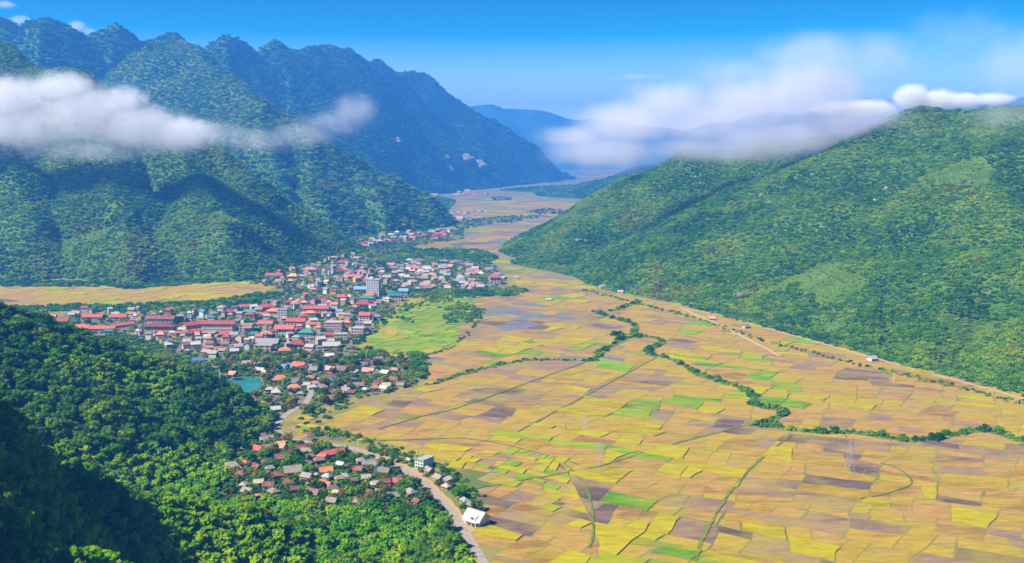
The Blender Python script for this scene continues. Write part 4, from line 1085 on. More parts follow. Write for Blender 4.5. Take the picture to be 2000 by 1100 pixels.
# ---- town: the buildings that stand out (u, v of the base, width m, depth m, storeys, turn, roof, wall, style, window columns, label)
TB = [(115, 630, 27, 11, 1, 14, 'red', 'cream', 'gable', 0, 'leftmost long red roof of the school compound'),
      (150, 643, 38, 12, 1, 0, 'red', 'yellow', 'gable', 6, 'red roofed school block with yellow end wall near the forest edge'),
      (182, 622, 30, 10, 1, 2, 'red', 'white', 'gable', 0, 'red school roof at the back of the compound court'),
      (202, 645, 36, 10, 1, -2, 'red', 'white', 'gable', 6, 'red roofed school block on the near side of the court'),
      (238, 638, 34, 10, 1, 48, 'red', 'white', 'gable', 0, 'slanting red school roof closing the court on its right'),
      (232, 622, 26, 10, 1, 0, 'red', 'cream', 'gable', 0, 'small red school roof behind the slanting one'),
      (314, 650, 44, 14, 3, -4, 'maroon', 'orange', 'hip', 9, 'big three storey orange school with maroon roof'),
      (316, 630, 42, 12, 2, -4, 'maroon', 'cream', 'gable', 8, 'maroon roofed block right behind the orange school'),
      (330, 618, 9, 9, 3, 0, 'red', 'orange', 'hip', 2, 'small red pagoda tower behind the orange school'),
      (378, 642, 30, 12, 2, 42, 'red', 'yellow', 'gable', 5, 'slanting red roofed building with yellow end wall'),
      (382, 650, 14, 8, 1, 35, 'red', 'cream', 'gable', 0, 'low red roof in front of the yellow walled building'),
      (427, 645, 48, 12, 3, -2, 'red', 'white', 'gable', 11, 'long white three storey school with bright red roof'),
      (437, 655, 20, 12, 1, 40, 'red', 'grey', 'gable', 0, 'red roofed hall slanting in front of the white school'),
      (490, 612, 26, 10, 1, -2, 'teal', 'white', 'hip', 5, 'long teal roofed white arcade building'),
      (478, 602, 16, 10, 1, 20, 'red', 'cream', 'gable', 0, 'red roof just behind the teal roofed arcade'),
      (520, 607, 22, 12, 2, 20, 'crimson', 'yellow', 'hip', 4, 'crimson roofed yellow house right of the teal arcade'),
      (538, 615, 24, 12, 2, -6, 'orange', 'yellow', 'hip', 5, 'wide orange roofed yellow house'),
      (577, 600, 15, 11, 2, -20, 'orange', 'orange', 'hip', 3, 'orange walled house among the dark trees'),
      (618, 610, 40, 11, 2, -2, 'red', 'yellow', 'gable', 9, 'long red roofed yellow building in the town centre'),
      (606, 619, 16, 10, 2, 0, 'orange', 'cream', 'hip', 3, 'orange hipped roof in front of the long yellow building'),
      (580, 635, 25, 12, 2, -8, 'red', 'cream', 'gable', 5, 'broad red roof with teal trimmed wall'),
      (594, 626, 13, 9, 2, 25, 'crimson', 'cream', 'hip', 2, 'small crimson hipped roof beside the broad red roof'),
      (557, 655, 27, 13, 3, -3, 'red', 'mint', 'gable', 6, 'pale mint three storey building with red roof'),
      (553, 622, 14, 12, 4, 0, 'concrete', 'white', 'flat', 3, 'narrow four storey white building with flat roof'),
      (653, 643, 28, 18, 3, -3, 'concrete', 'pink', 'flat', 7, 'large block with pale flat concrete roof and pink wall'),
      (677, 638, 12, 10, 2, 0, 'orange', 'yellow', 'hip', 2, 'orange roofed yellow house beside the flat concrete block'),
      (713, 628, 15, 11, 3, -4, 'red', 'cream', 'gable', 3, 'cream building with red roof at the edge of the green fields'),
      (705, 640, 15, 12, 2, 6, 'pink', 'white', 'flat', 3, 'pink roofed white house at the edge of the green fields'),
      (633, 592, 20, 12, 2, -3, 'maroon', 'cream', 'hip', 5, 'maroon roofed cream building with a row of windows'),
      (668, 587, 16, 11, 2, 0, 'red', 'cream', 'hip', 3, 'red roofed villa left of the white tower block'),
      (711, 600, 26, 18, 2, -6, 'crimson', 'white', 'hip', 4, 'large crimson roofed hall in front of the white tower block'),
      (582, 680, 20, 14, 2, -8, 'crimson', 'cream', 'hip', 3, 'cream walled house with crimson roof low in the town'),
      (520, 661, 15, 11, 2, 15, 'orange', 'yellow', 'hip', 2, 'yellow house with orange roof left of the mint building'),
      (616, 642, 14, 9, 2, -2, 'orange', 'cream', 'gable', 2, 'small orange roof above the teal flat shed'),
      (600, 668, 18, 12, 4, -6, 'teal', 'pink', 'hip', 4, 'four storey pink house with pale teal top'),
      (641, 656, 17, 8, 1, 0, 'teal', 'grey', 'shed', 0, 'long flat teal shed right of the pink house'),
      (648, 678, 20, 12, 1, 4, 'white', 'white', 'gable', 0, 'white roofed house near the trees at the town edge'),
      (524, 672, 30, 14, 1, -6, 'grey', 'grey', 'gable', 0, 'wide grey roofed shed low in the town'),
      (516, 684, 22, 14, 2, -6, 'concrete', 'tan', 'flat', 3, 'tan flat roofed building below the grey shed'),
      (557, 688, 14, 10, 1, 10, 'orange', 'cream', 'hip', 0, 'orange roofed house below the mint building'),
      (498, 661, 15, 10, 2, -5, 'teal', 'white', 'hip', 3, 'white house with pale teal roof left of the yellow house'),
      (443, 672, 9, 9, 3, 0, 'red', 'white', 'hip', 2, 'narrow white house with red roof low at the left of the town'),
      (482, 648, 18, 13, 3, 4, 'concrete', 'grey', 'flat', 4, 'grey concrete building right of the white school'),
      (489, 622, 13, 10, 2, 0, 'red', 'pink', 'hip', 2, 'red hipped roof below the teal arcade'),
      (520, 640, 19, 11, 2, -5, 'red', 'cream', 'gable', 4, 'red roof left of the broad red roof'),
      (666, 662, 17, 12, 2, 4, 'concrete', 'cream', 'flat', 4, 'cream flat roofed house near the field wall'),
      (700, 655, 17, 12, 3, -8, 'white', 'pink', 'flat', 4, 'pinkish white house by the field wall'),
      (215, 655, 13, 10, 2, 0, 'teal', 'mint', 'hip', 2, 'pale turquoise house between the school and the forest'),
      (730, 577, 22, 15, 8, -8, 'concrete', 'white', 'flat', 5, 'tall white eight storey tower block in the town'),
      (724, 583, 15, 11, 2, -5, 'orange', 'cream', 'hip', 3, 'orange roofed building at the foot of the white tower block'),
      (718, 589, 26, 12, 2, -5, 'teal', 'cream', 'hip', 7, 'long cream building with dark teal roof below the tower block'),
      (706, 571, 22, 13, 2, -5, 'paleblue', 'cream', 'gable', 4, 'cream building with pale blue roof left of the tower block'),
      (768, 580, 15, 12, 2, -5, 'teal', 'white', 'hip', 3, 'teal hipped roof right of the tower block'),
      (773, 588, 21, 12, 3, -5, 'teal', 'pink', 'gable', 4, 'teal roofed pink building nearest the green fields'),
      (789, 579, 15, 12, 3, -8, 'paleblue', 'grey', 'gable', 3, 'blue grey roofed building at the edge of the green fields'),
      (573, 545, 18, 14, 2, -8, 'yellow', 'yellow', 'hip', 3, 'bright yellow roofed hall behind the town centre'),
      (536, 540, 34, 12, 1, -2, 'red', 'cream', 'gable', 0, 'long red roof below the mountain foot'),
      (599, 480, 26, 12, 2, -4, 'orange', 'cream', 'gable', 4, 'orange roofed building at the mountain foot'),
      (535, 500, 15, 12, 4, -4, 'red', 'orange', 'hip', 2, 'lone red tower house at the mountain foot'),
      (606, 532, 30, 14, 2, -4, 'orange', 'white', 'hip', 4, 'wide orange roof beside the dark tree avenue'),
      (655, 533, 36, 12, 1, 40, 'crimson', 'cream', 'gable', 0, 'long slanting crimson roof right of the tree avenue'),
      (671, 518, 24, 14, 2, 10, 'crimson', 'pink', 'hip', 3, 'magenta red roof behind the slanting crimson roof'),
      (693, 546, 34, 12, 2, -4, 'red', 'orange', 'gable', 5, 'long red roof above the tower block'),
      (566, 508, 24, 14, 2, 5, 'tan', 'cream', 'hip', 3, 'cream building with tan roof near the mountain foot'),
      (967, 555, 20, 15, 4, 4, 'red', 'cream', 'hip', 3, 'tall cream house with red roof at the tip of the far village'),
      (890, 466, 34, 14, 2, -4, 'tan', 'yellow', 'flat', 6, 'long pale yellow building at the end of the upper strip'),
      (858, 461, 32, 12, 2, 0, 'red', 'pink', 'gable', 4, 'long red roof near the end of the upper strip'),
      (956, 560, 8, 8, 2, 0, 'blue', 'blue', 'flat', 0, 'small blue house beside the tall cream house')]
for u_, v_, w_, d_, fl, rz, rf, wa, st, nc, lab in TB:
    x_, y_ = G(u_, v_)
    if w_ > 25: w_ *= .88
    e = house('tower_block' if fl > 5 else 'town_building', x_, y_, w_, d_, fl * 3.5, R(rz), rf, wa, st, rh=(d_ * .3 if st in ('gable', 'hip') else 1.1), detail=0, floors=fl, cols=nc)
    if not nc: child('door', kit('box', 'door_wood'), e, (0, -d_ / 2 - .02, 0), (1.4, .08, 2.2))
    tag(e, lab, 'building', 'landmark buildings of the town')
    if fl > 5:
        for k in range(fl):
            for c in range(3): child('window', kit('box', 'window_glass'), e, (-w_ / 2 - .03, (c - 1) * 4.2, k * 3.5 + 1), (.1, 2.0, 1.5))
        child('roof_housing', kit('box', 'wall_white'), e, (-4, 2, fl * 3.5 + .3), (6, 6, 3))

# ---- the smaller houses that fill the town, by quarter
QU = [('west quarter of the town', [(250, 655), (300, 645), (400, 655), (470, 660), (500, 690), (430, 700), (340, 685)], 60, ('maroon', 'brown', 'tan', 'grey', 'pink', 'orange', 'white', 'greybrown', 'tan')),
      ('old quarter by the school', [(100, 622), (170, 610), (250, 612), (320, 608), (400, 612), (470, 606), (470, 635), (400, 630), (260, 628)], 40, ('white', 'tan', 'pink', 'grey', 'teal', 'maroon')),
      ('town centre', [(470, 610), (560, 580), (640, 575), (760, 590), (740, 630), (700, 670), (620, 690), (540, 690), (480, 665)], 80, ('red', 'orange', 'pink', 'white', 'concrete', 'tan', 'grey', 'greybrown', 'white', 'maroon', 'pink', 'tan')),
      ('north quarter of the town', [(480, 548), (540, 510), (560, 490), (640, 480), (720, 510), (760, 560), (640, 575), (560, 565)], 85, ('orange', 'pink', 'tan', 'pink', 'white', 'grey', 'tan', 'greybrown', 'concrete')),
      ('upper strip below the mountain', [(640, 482), (700, 466), (800, 452), (880, 452), (880, 466), (800, 474), (700, 486)], 48, ('orange', 'pink', 'white', 'tan', 'white', 'crimson'))]
spent = 0
def clear_of(x, y, r, k=.8):
    return all((x - a) ** 2 + (y - b) ** 2 > ((r + q) * k) ** 2 for a, b, q in HOUSES)
def fill(place, px, n, cols, wr, walls, kindw, name):
    q = gpoly(px); xs = [a for a, b in q]; ys = [b for a, b in q]; got = 0; tries = 0
    while got < n and tries < n * 40:
        tries += 1
        # sample evenly over the picture, so the far rows do not crowd out the near ones
        u_ = hr.uniform(min(a for a, b in px), max(a for a, b in px)); v_ = hr.uniform(min(b for a, b in px), max(b for a, b in px))
        if not bool(in_poly(u_, v_, px)): continue
        x_, y_ = G(u_, v_)
        if float(hgt(np.array([x_]), np.array([y_]))[0]) > .3: continue
        w_ = hr.uniform(*wr)
        if not clear_of(x_, y_, w_ * .6, .72): continue
        rf = hr.choice(cols); fl = hr.choice([1, 2, 2, 3, 3]) if kindw == 'town house' else 1
        st = 'flat' if rf == 'concrete' else hr.choice(['gable', 'gable', 'hip'])
        e = house(name, x_, y_, w_, w_ * hr.uniform(.65, .95), fl * 3.0, R(hr.choice([-8, 0, 35, -40, 12, 80]) + hr.uniform(-8, 8)), rf, hr.choice(walls), st, rh=(w_ * .25 if st != 'flat' else .9), detail=0)
        d_ = e.children[0].scale[1]
        for fq in range(fl): child('window', kit('box', 'window_glass'), e, (0, -d_ / 2 - .02, fq * 3 + 1), (w_ * .5, .08, 1.2))
        tag(e, 'small %s roofed %s %s the %s' % (ROOFW[rf], kindw, 'on' if 'strip' in place else 'in', place), 'house', ROOFW[rf] + ' roofs of the ' + place)
        got += 1
    return got
tot = 0
for place, px, n, cols in QU: tot += fill(place, px, n, cols, (6, 11) if 'upper' not in place else (9, 16), ['cream', 'white', 'pink', 'yellow', 'grey', 'tan', 'mint'], 'town house', 'town_house')
FV = [(742, 522), (790, 508), (880, 508), (955, 516), (985, 548), (955, 566), (880, 566), (800, 566), (745, 545)]
tot2 = fill('far village on the plain', FV, 120, ('tan', 'pink', 'greybrown', 'tan', 'grey', 'pink', 'white'), (9, 15), ['tan', 'cream', 'timber', 'pink'], 'stilt house', 'village_house')
fill('far hamlet beyond the spur', [(870, 428), (880, 414), (940, 412), (948, 424), (920, 434)], 13, ('tan', 'white', 'grey', 'pink'), (16, 26), ['cream', 'white'], 'house', 'village_house')
fill('farthest hamlet under the range', [(815, 382), (820, 372), (860, 370), (990, 376), (985, 382)], 10, ('pink', 'tan', 'orange'), (22, 40), ['cream', 'white'], 'house', 'village_house')
print('town', tot, tot2)
fill('lower village', [(450, 975), (440, 930), (475, 895), (510, 858), (560, 856), (640, 876), (750, 912), (820, 955), (860, 1005), (760, 998), (640, 988), (520, 982)], 18, ('greybrown', 'brown', 'maroon', 'tan', 'greybrown'), (6, 9), ['timber', 'tan'], 'hut', 'village_hut')
fill('riverside village', [(520, 780), (520, 755), (600, 715), (690, 702), (825, 702), (825, 730), (760, 760), (690, 770), (640, 785)], 30, ('greybrown', 'brown', 'maroon', 'tan', 'white', 'pink'), (6, 9), ['timber', 'tan', 'cream'], 'hut', 'village_hut')
# ---- isolated houses along the right mountain foot
lst = []
for u_, v_, w_, rf, wa in [(1157, 548, 10, 'white', 'white'), (1165, 553, 9, 'white', 'cream'), (1170, 557, 11, 'tan', 'white'), (1178, 563, 13, 'grey', 'cream'), (1133, 541, 9, 'white', 'white'), (1203, 567, 10, 'tan', 'cream'), (1212, 573, 9, 'pink', 'white'),
                           (1390, 625, 9, 'pink', 'tan'), (1457, 641, 9, 'grey', 'pink'), (1703, 704, 10, 'white', 'white'), (1072, 588, 8, 'tan', 'white'), (1010, 545, 8, 'tan', 'tan')]:
    x_, y_ = G(u_, v_)
    lst.append((house('farm_house', x_, y_, w_, w_ * .75, 3.2, R(hr.uniform(-30, 30)), rf, wa, 'gable', rh=w_ * .28), rf, u_))
label_set(lst, 'at the right field edge', 'farm house', 'house', 'farm houses at the right')
# ------------------------------------------------------------------ trees of the villages, the stream and the town
HX = np.array([q[0] for q in HOUSES]); HY = np.array([q[1] for q in HOUSES]); HR = np.array([q[2] for q in HOUSES])
def off_houses(x, y, pad=.6):
    return np.array([np.all(np.hypot(HX - a, HY - b) > HR * .72 + pad) for a, b in zip(x, y)], bool)
def off_road(x, y, d=6.4):
    return np.array([np.min(np.hypot(ROAD[:, 0] - a, ROAD[:, 1] - b)) > d for a, b in zip(x, y)], bool)
def off_pond(x, y): return ~in_poly(x, y, [(a, b) for a, b in (pp - pp.mean(0)) * 1.08 + pp.mean(0)])
def area_trees(px, s):
    q = np.array(gpoly(px)); x, y = jgrid(q[:, 0].min(), q[:, 0].max(), q[:, 1].min(), q[:, 1].max(), s)
    m = in_poly(x, y, q) & (hgt(x, y) < .8); x, y = x[m], y[m]
    m = off_houses(x, y) & off_road(x, y) & off_pond(x, y)
    return x[m], y[m]
VIL = [(430, 985), (432, 925), (470, 890), (500, 850), (560, 850), (640, 872), (760, 912), (830, 955), (880, 1020), (850, 1010), (760, 1003), (640, 995), (520, 988)]
RIV = [(498, 785), (440, 775), (420, 740), (440, 700), (520, 690), (600, 700), (690, 695), (830, 702), (835, 735), (800, 755), (760, 768), (700, 778), (640, 795), (612, 812), (560, 800), (540, 830), (505, 830)]
ROADSIDE = [(760, 890), (830, 905), (870, 935), (905, 960), (935, 1000), (915, 1010), (885, 970), (840, 935)]
cand = []
for px, s, nm in ((VIL, 5.4, 'lower village'), (RIV, 8.5, 'riverside village'), (ROADSIDE, 7.5, 'roadside')):
    x, y = area_trees(px, s)
    cand += [(a, b, nm) for a, b in zip(x, y)]
random.shuffle(cand)
CN = {'leaf_dark': 'dark green', 'leaf_mid': 'mid green', 'leaf_bright': 'light green', 'leaf_olive': 'olive brown'}
town_extra = []
cnt = 0
for a, b, nm in cand:
    mt = random.choices(LEAFS, (.30, .28, .06, .36))[0]; s = random.uniform(.5, 1.05) * .95
    if cnt < 200:
        put_tree('broadleaf_tree', a, b, 0, mt, random.randrange(4), s, '%s rounded tree growing between the %s houses' % (CN[mt], nm), '%s trees of the %s' % (CN[mt], nm)); cnt += 1
    else: town_extra.append((a, b, mt, s))
pts, ids, scs = [], [], []
for a, b, mt, s in town_extra:
    pts.append((a, b, -.5)); ids.append(LEAFS.index(mt) * 4 + random.randrange(4)); scs.append(s)
# town trees, the tree belts, the edge of the fields
BELT = [([(100, 598), (300, 594), (420, 588), (500, 574), (560, 572), (490, 598), (330, 610), (160, 606), (60, 612), (-150, 622), (-150, 602)], 9, 1.0), (TOWN, 12.5, .85), ([(745, 500), (800, 488), (880, 488), (945, 490), (975, 505), (955, 512), (880, 506), (790, 506), (745, 516)], 11, 1.25),
        ([(790, 566), (880, 568), (955, 566), (1000, 560), (1035, 566), (1005, 578), (960, 580), (870, 577), (800, 578)], 9, .95), ([(1010, 510), (1030, 478), (1062, 470), (1075, 495), (1030, 520)], 11, 1.2), ([(870, 436), (960, 425), (1055, 420), (1050, 428), (960, 438), (900, 450)], 20, 1.1),
        ([(820, 392), (860, 384), (890, 392), (880, 412), (850, 425)], 22, 1.6), ([(1030, 412), (1060, 408), (1110, 412), (1105, 418), (1040, 418)], 22, 1.2), ([(960, 386), (1000, 386), (1000, 392), (965, 392)], 24, 1.3),
        ([(0, 548), (240, 552), (470, 535), (545, 500), (700, 466), (850, 444), (850, 452), (700, 474), (555, 512), (500, 546), (250, 566), (215, 560), (0, 560)], 10, 1.1),
        ([(215, 652), (300, 668), (380, 700), (440, 738), (428, 765), (370, 735), (280, 700), (190, 665)], 8, .8), ([(440, 770), (500, 772), (540, 800), (530, 835), (495, 840), (470, 800)], 8, .85), ([(565, 832), (600, 808), (650, 800), (660, 812), (610, 830), (590, 845)], 11, .55),
        ([(1330, 596), (1500, 642), (1700, 694), (1850, 734), (2010, 778), (2010, 735), (1850, 695), (1700, 655), (1500, 608), (1330, 572)], 6, .72),
        ([(690, 682), (720, 678), (760, 690), (740, 700), (700, 697)], 9, .8), ([(800, 690), (826, 690), (842, 715), (820, 740), (800, 730)], 8, .95), ([(590, 835), (650, 838), (690, 850), (650, 858), (600, 848)], 8, .7), ([(700, 868), (760, 880), (770, 893), (720, 885)], 7, .7),
        ([(620, 800), (650, 788), (700, 778), (690, 795), (640, 806)], 9, .6)]
for px, s, k in BELT:
    x, y = area_trees(px, s)
    mi_ = pick_mat(x, y, (.42, .36, .1, .12), 33, 70)
    pts += [(a, b, -.6) for a, b in zip(x, y)]; ids += list(mi_ * 4 + rng.integers(0, 4, len(x))); scs += list(k * rng.uniform(.55, 1.2, len(x)))
scatter('town_trees_and_woods', COL_MID, pts, ids, scs, 'trees massed between the town houses and along the field edges')
# garden scrub east of the town and along the mountain foot
x, y = area_trees([(800, 578), (880, 577), (940, 582), (945, 606), (905, 640), (860, 632), (800, 632), (770, 620)], 8)
m = fbm(x, y, 40, 3, 44) > -.05; x, y = x[m], y[m]
pts = [(a, b, 0) for a, b in zip(x, y)]; ids = list(rng.integers(3, 9, len(x))); scs = list(rng.uniform(.6, 1.7, len(x)))
for q, wd in (([(1140, 566), (1250, 594), (1350, 620), (1500, 668), (1700, 718), (1850, 752), (2010, 792)], 8), ([(640, 845), (700, 856), (780, 888), (870, 918), (930, 975)], 9), ([(690, 690), (780, 692), (850, 690), (905, 662), (945, 610)], 5), ([(840, 752), (900, 733), (980, 712), (1050, 703), (1150, 706)], 5)):
    L = smooth_line([G(*p) for p in q], 60)
    L = L[rng.random(len(L)) < (.8 if wd > 5 else .45)] ; L = L + rng.normal(0, wd * .5, L.shape)
    ok = off_houses(L[:, 0], L[:, 1]) & off_road(L[:, 0], L[:, 1])
    for a, b in L[ok]: pts.append((a, b, -.1)); ids.append(int(rng.integers(0, 9))); scs.append(float(rng.uniform(.35, 1.0)))
scatter('garden_shrubbery', COL_SHRUB, pts, ids, scs, 'low green scrub along the edges of the fields')
# the tree lined stream through the fields: every bush an object
STREAM = [[(1248, 588), (1225, 598), (1190, 608)], [(1160, 610), (1232, 632), (1242, 642), (1236, 652), (1205, 655), (1222, 662), (1200, 672), (1172, 690), (1158, 706)],
          [(1225, 660), (1260, 658), (1290, 664), (1292, 672), (1270, 682), (1268, 692), (1310, 702), (1340, 716), (1360, 732), (1400, 744), (1450, 762), (1475, 776), (1472, 790), (1500, 798), (1528, 800), (1520, 815), (1495, 828), (1460, 830)],
          [(1500, 832), (1550, 840), (1610, 845), (1660, 845), (1700, 850), (1740, 858), (1790, 860), (1840, 854), (1880, 845), (1920, 842), (1950, 846), (1980, 858), (2010, 866), (2060, 870)]]
k = 0
SECT = ('topmost short stretch', 'upper thicket', 'middle bends', 'lower right stretch')
for q, wd, sect in zip(STREAM, (5, 5, 4.2, 4.6), SECT):
    L = smooth_line([G(*p) for p in q], 12)
    seg = np.concatenate([[0], np.cumsum(np.linalg.norm(np.diff(L, axis=0), axis=1))])
    dens = 5.6 if wd == 5 else 3.5
    for s_ in np.arange(0, seg[-1], dens):
        if k >= 360: break
        px_ = np.interp(s_, seg, L[:, 0]) + random.gauss(0, wd * .5); py_ = np.interp(s_, seg, L[:, 1]) + random.gauss(0, wd * .5)
        mt = random.choices(['leaf_dark', 'leaf_mid', 'leaf_bright'], (.3, .5, .2))[0]; sz = random.choice((.6, .8, 1.0, 1.3, 1.6, 1.9)) * random.uniform(.8, 1.2)
        e = empty('stream_bush', (px_, py_, 0), random.uniform(0, 6.28)); e.scale = (sz,) * 3
        child('foliage', SHRUB[mt][random.randrange(3)], e); child('stem', TRUNK[0], e, (0, 0, 0), (.5, .5, .25))
        szw = 'large' if sz > 1.5 else 'small' if sz < .9 else 'middling'
        tag(e, '%s %s bush on the %s of the winding stream hedge' % (szw, CN[mt], sect), 'bush', '%s %s bushes on the %s' % (szw, CN[mt], sect)); k += 1
# ground cover under the bushes
for q, w_ in zip(STREAM, (8, 8, 8, 9)): ribbon('stream_bank', q, w_, .8, 'bank_grass', 'green bank of the winding stream', .35, n=10)
# the tall pale trunk beside the pond
x_, y_ = G(430, 745)
tt = trunk_mesh('trunk', 77, H=20, r=.55, limbs=5, mat='pale_bark').data
e = empty('tall_tree', (x_, y_, 0)); child('trunk', tt, e)
cr = child('crown', BROAD['leaf_mid'][1], e, (0, 0, 14.5), (1.15, 1.15, .9))
tag(e, 'tall tree with bare pale trunk beside the teal pond', 'tree')

# ------------------------------------------------------------------ pylons and poles
surf_mat('galvanised', [(.30, .31, .32), (.45, .45, .45)], 2.0, rough=.5, spec=.4)
def bar(V, Fs, a, b, t):
    a, b = Vector(a), Vector(b); d = (b - a).normalized(); s = d.cross(Vector((.3, .5, .81))).normalized() * t / 2; r_ = d.cross(s).normalized() * t / 2
    o = len(V)
    for p in (a, b): V += [tuple(p + s), tuple(p + r_), tuple(p - s), tuple(p - r_)]
    Fs += [(o + i, o + (i + 1) % 4, o + 4 + (i + 1) % 4, o + 4 + i) for i in range(4)]
def pylon(u_, v_, H, label):
    x_, y_ = G(u_, v_); e = empty('pylon', (x_, y_, 0), R(25))
    W = lambda z: 2.6 * (1 - z / H) ** 1.1 + .45
    lv = [0, H * .2, H * .38, H * .54, H * .68, H * .8, H * .9, H]
    for sx, sy in ((1, 1), (1, -1), (-1, 1), (-1, -1)):
        V, Fs = [], []
        for a, b in zip(lv[:-1], lv[1:]): bar(V, Fs, (sx * W(a), sy * W(a), a - .3 * (a == 0)), (sx * W(b), sy * W(b), b), .15)
        mesh_obj('leg', V, Fs, 'galvanised', parent=e)
    V, Fs = [], []
    for a, b in zip(lv[:-1], lv[1:]):
        for p, q in (((1, 1), (1, -1)), ((1, -1), (-1, -1)), ((-1, -1), (-1, 1)), ((-1, 1), (1, 1))):
            bar(V, Fs, (p[0] * W(a), p[1] * W(a), a), (q[0] * W(b), q[1] * W(b), b), .08)
            bar(V, Fs, (q[0] * W(a), q[1] * W(a), a), (p[0] * W(b), p[1] * W(b), b), .08)
    mesh_obj('lattice', V, Fs, 'galvanised', parent=e)
    for z, L in ((H * .72, 4.2), (H * .84, 3.4), (H * .96, 2.6)):
        V, Fs = [], []
        for s in (-1, 1):
            bar(V, Fs, (s * W(z), 0, z), (s * L, 0, z + .3), .22); bar(V, Fs, (s * W(z), 0, z + 1.3), (s * L, 0, z + .3), .18)
        arm = mesh_obj('cross_arm', V, Fs, 'galvanised', parent=e)
        for s in (-1, 1):
            V, Fs = [], []; bar(V, Fs, (s * L, 0, z + .3), (s * L, 0, z - 1.0), .2); mesh_obj('insulator', V, Fs, 'galvanised', parent=arm)
    tag(e, label, 'pylon', 'lattice pylons')
pylon(1172, 920, 24, 'steel lattice pylon standing beside the raised field path')
pylon(1659, 922, 24, 'steel lattice pylon alone in the lower right fields')
pylon(1143, 838, 14, 'small lattice pylon in the middle fields')
pole_me = None
def pole(u_, v_, h, label):
    global pole_me
    x_, y_ = G(u_, v_); e = empty('utility_pole', (x_, y_, 0), R(random.uniform(-30, 30)))
    if pole_me is None:
        V, Fs = [], []
        for k in range(8):
            a = k * math.pi / 4; V += [(.17 * math.cos(a), .17 * math.sin(a), -.4), (.10 * math.cos(a), .10 * math.sin(a), 1)]
        Fs = [(2 * k, 2 * ((k + 1) % 8), 2 * ((k + 1) % 8) + 1, 2 * k + 1) for k in range(8)]
        pole_me = mesh_obj('post', V, Fs, 'trim_white', coll=False).data
    child('post', pole_me, e, (0, 0, 0), (1.2, 1.2, h)); child('cross_arm', kit('box', 'galvanised'), e, (0, 0, h * .9), (2.0, .16, .16))
    tag(e, label, 'pole', 'utility poles')
for u_, v_, h, lab in [(1525, 705, 11, 'concrete pole at the end of the straight dirt track'), (509, 844, 9, 'concrete pole beside the forest edge above the road bend'), (577, 822, 9, 'first of two poles inside the road bend'), (586, 820, 9, 'second of two poles inside the road bend'),
                       (592, 748, 10, 'pole left of the street end'), (598, 856, 9, 'pole beside the trees below the road bend'), (699, 880, 9, 'pole beside the red hall'), (1746, 745, 10, 'pole among the right fields'), (1987, 790, 10, 'pole at the right mountain foot'),
                       (1313, 700, 9, 'pole in the fields right of the stream'), (1180, 655, 9, 'pole left of the stream thicket')]:
    pole(u_, v_, h, lab)

# ------------------------------------------------------------------ the vehicle on the road
surf_mat('car_paint', [(.05, .055, .07), (.08, .085, .10)], .5, rough=.35, spec=.5)
surf_mat('rubber', [(.015, .015, .015), (.03, .03, .03)], 3.0)
x_, y_ = G(834, 958); e = empty('van', (x_, y_, .16), R(-58))
V = [(-2.2, -.85, .35), (2.2, -.85, .35), (2.2, .85, .35), (-2.2, .85, .35), (-2.25, -.88, .95), (2.25, -.88, .95), (2.25, .88, .95), (-2.25, .88, .95)]
mesh_obj('body', V, box_vf(0, 1, 0, 1, 0, 1)[1], 'car_paint', parent=e)
V = [(-2.2, -.84, .95), (1.5, -.84, .95), (1.5, .84, .95), (-2.2, .84, .95), (-2.0, -.72, 1.75), (.7, -.72, 1.75), (.7, .72, 1.75), (-2.0, .72, 1.75)]
mesh_obj('cabin', V, box_vf(0, 1, 0, 1, 0, 1)[1], 'car_paint', parent=e)
child('windscreen', kit('box', 'window_glass'), e, (1.13, 0, 1.05), (.08, 1.35, .6), (0, R(-44), 0))
for sy in (-.80, .80): child('window', kit('box', 'window_glass'), e, (-.6, sy, 1.08), (2.2, .06, .5))
wv_ = [(.33 * math.cos(k * .785), y__, .33 * math.sin(k * .785)) for y__ in (-.1, .1) for k in range(8)]
wf_ = [tuple(range(8)), tuple(range(15, 7, -1))] + [(k, k + 8, (k + 1) % 8 + 8, (k + 1) % 8) for k in range(8)]
wm_ = mesh_obj('wheel', wv_, wf_, 'rubber', coll=False).data
for sx in (-1.4, 1.4):
    for sy in (-.82, .82): child('wheel', wm_, e, (sx, sy, .33))
for sy in (-.6, .6): child('headlight', kit('box', 'trim_white'), e, (2.24, sy, .62), (.08, .32, .18))
tag(e, 'small dark van driving on the near stretch of the road', 'van')

# ------------------------------------------------------------------ bare rock on the slopes
def rock_at(u_, v_, Y0, Y1, size, label, flat=.55):
    ys = np.linspace(Y0, Y1, 500); pt = [P(u_, v_, q) for q in ys]
    hx = hgt(np.array([p[0] for p in pt]), ys)
    d = np.array([p[2] for p in pt]) - hx
    i = np.argmax(d < 0) if (d < 0).any() else len(ys) - 1
    x_, y_, z_ = pt[i]
    cv, cf = ico(2); rs = np.random.default_rng(int(u_ * 7 + v_))
    s = 1 + .35 * np.sin(cv[:, 0] * 4 + rs.uniform(0, 6)) * np.sin(cv[:, 2] * 5 + rs.uniform(0, 6)) + rs.uniform(-.16, .16, len(cv))
    V = cv * s[:, None] * np.array([size * rs.uniform(.8, 1.3), size * .45, size * flat * rs.uniform(.9, 1.4)])
    o = mesh_obj('rock_outcrop', V, cf, 'rock'); o.location = (x_, y_ + size * .3, z_ - size * .05); o.rotation_euler = (R(-25), 0, rs.uniform(-.4, .4))
    tag(o, label, 'rock', 'bare rock faces')
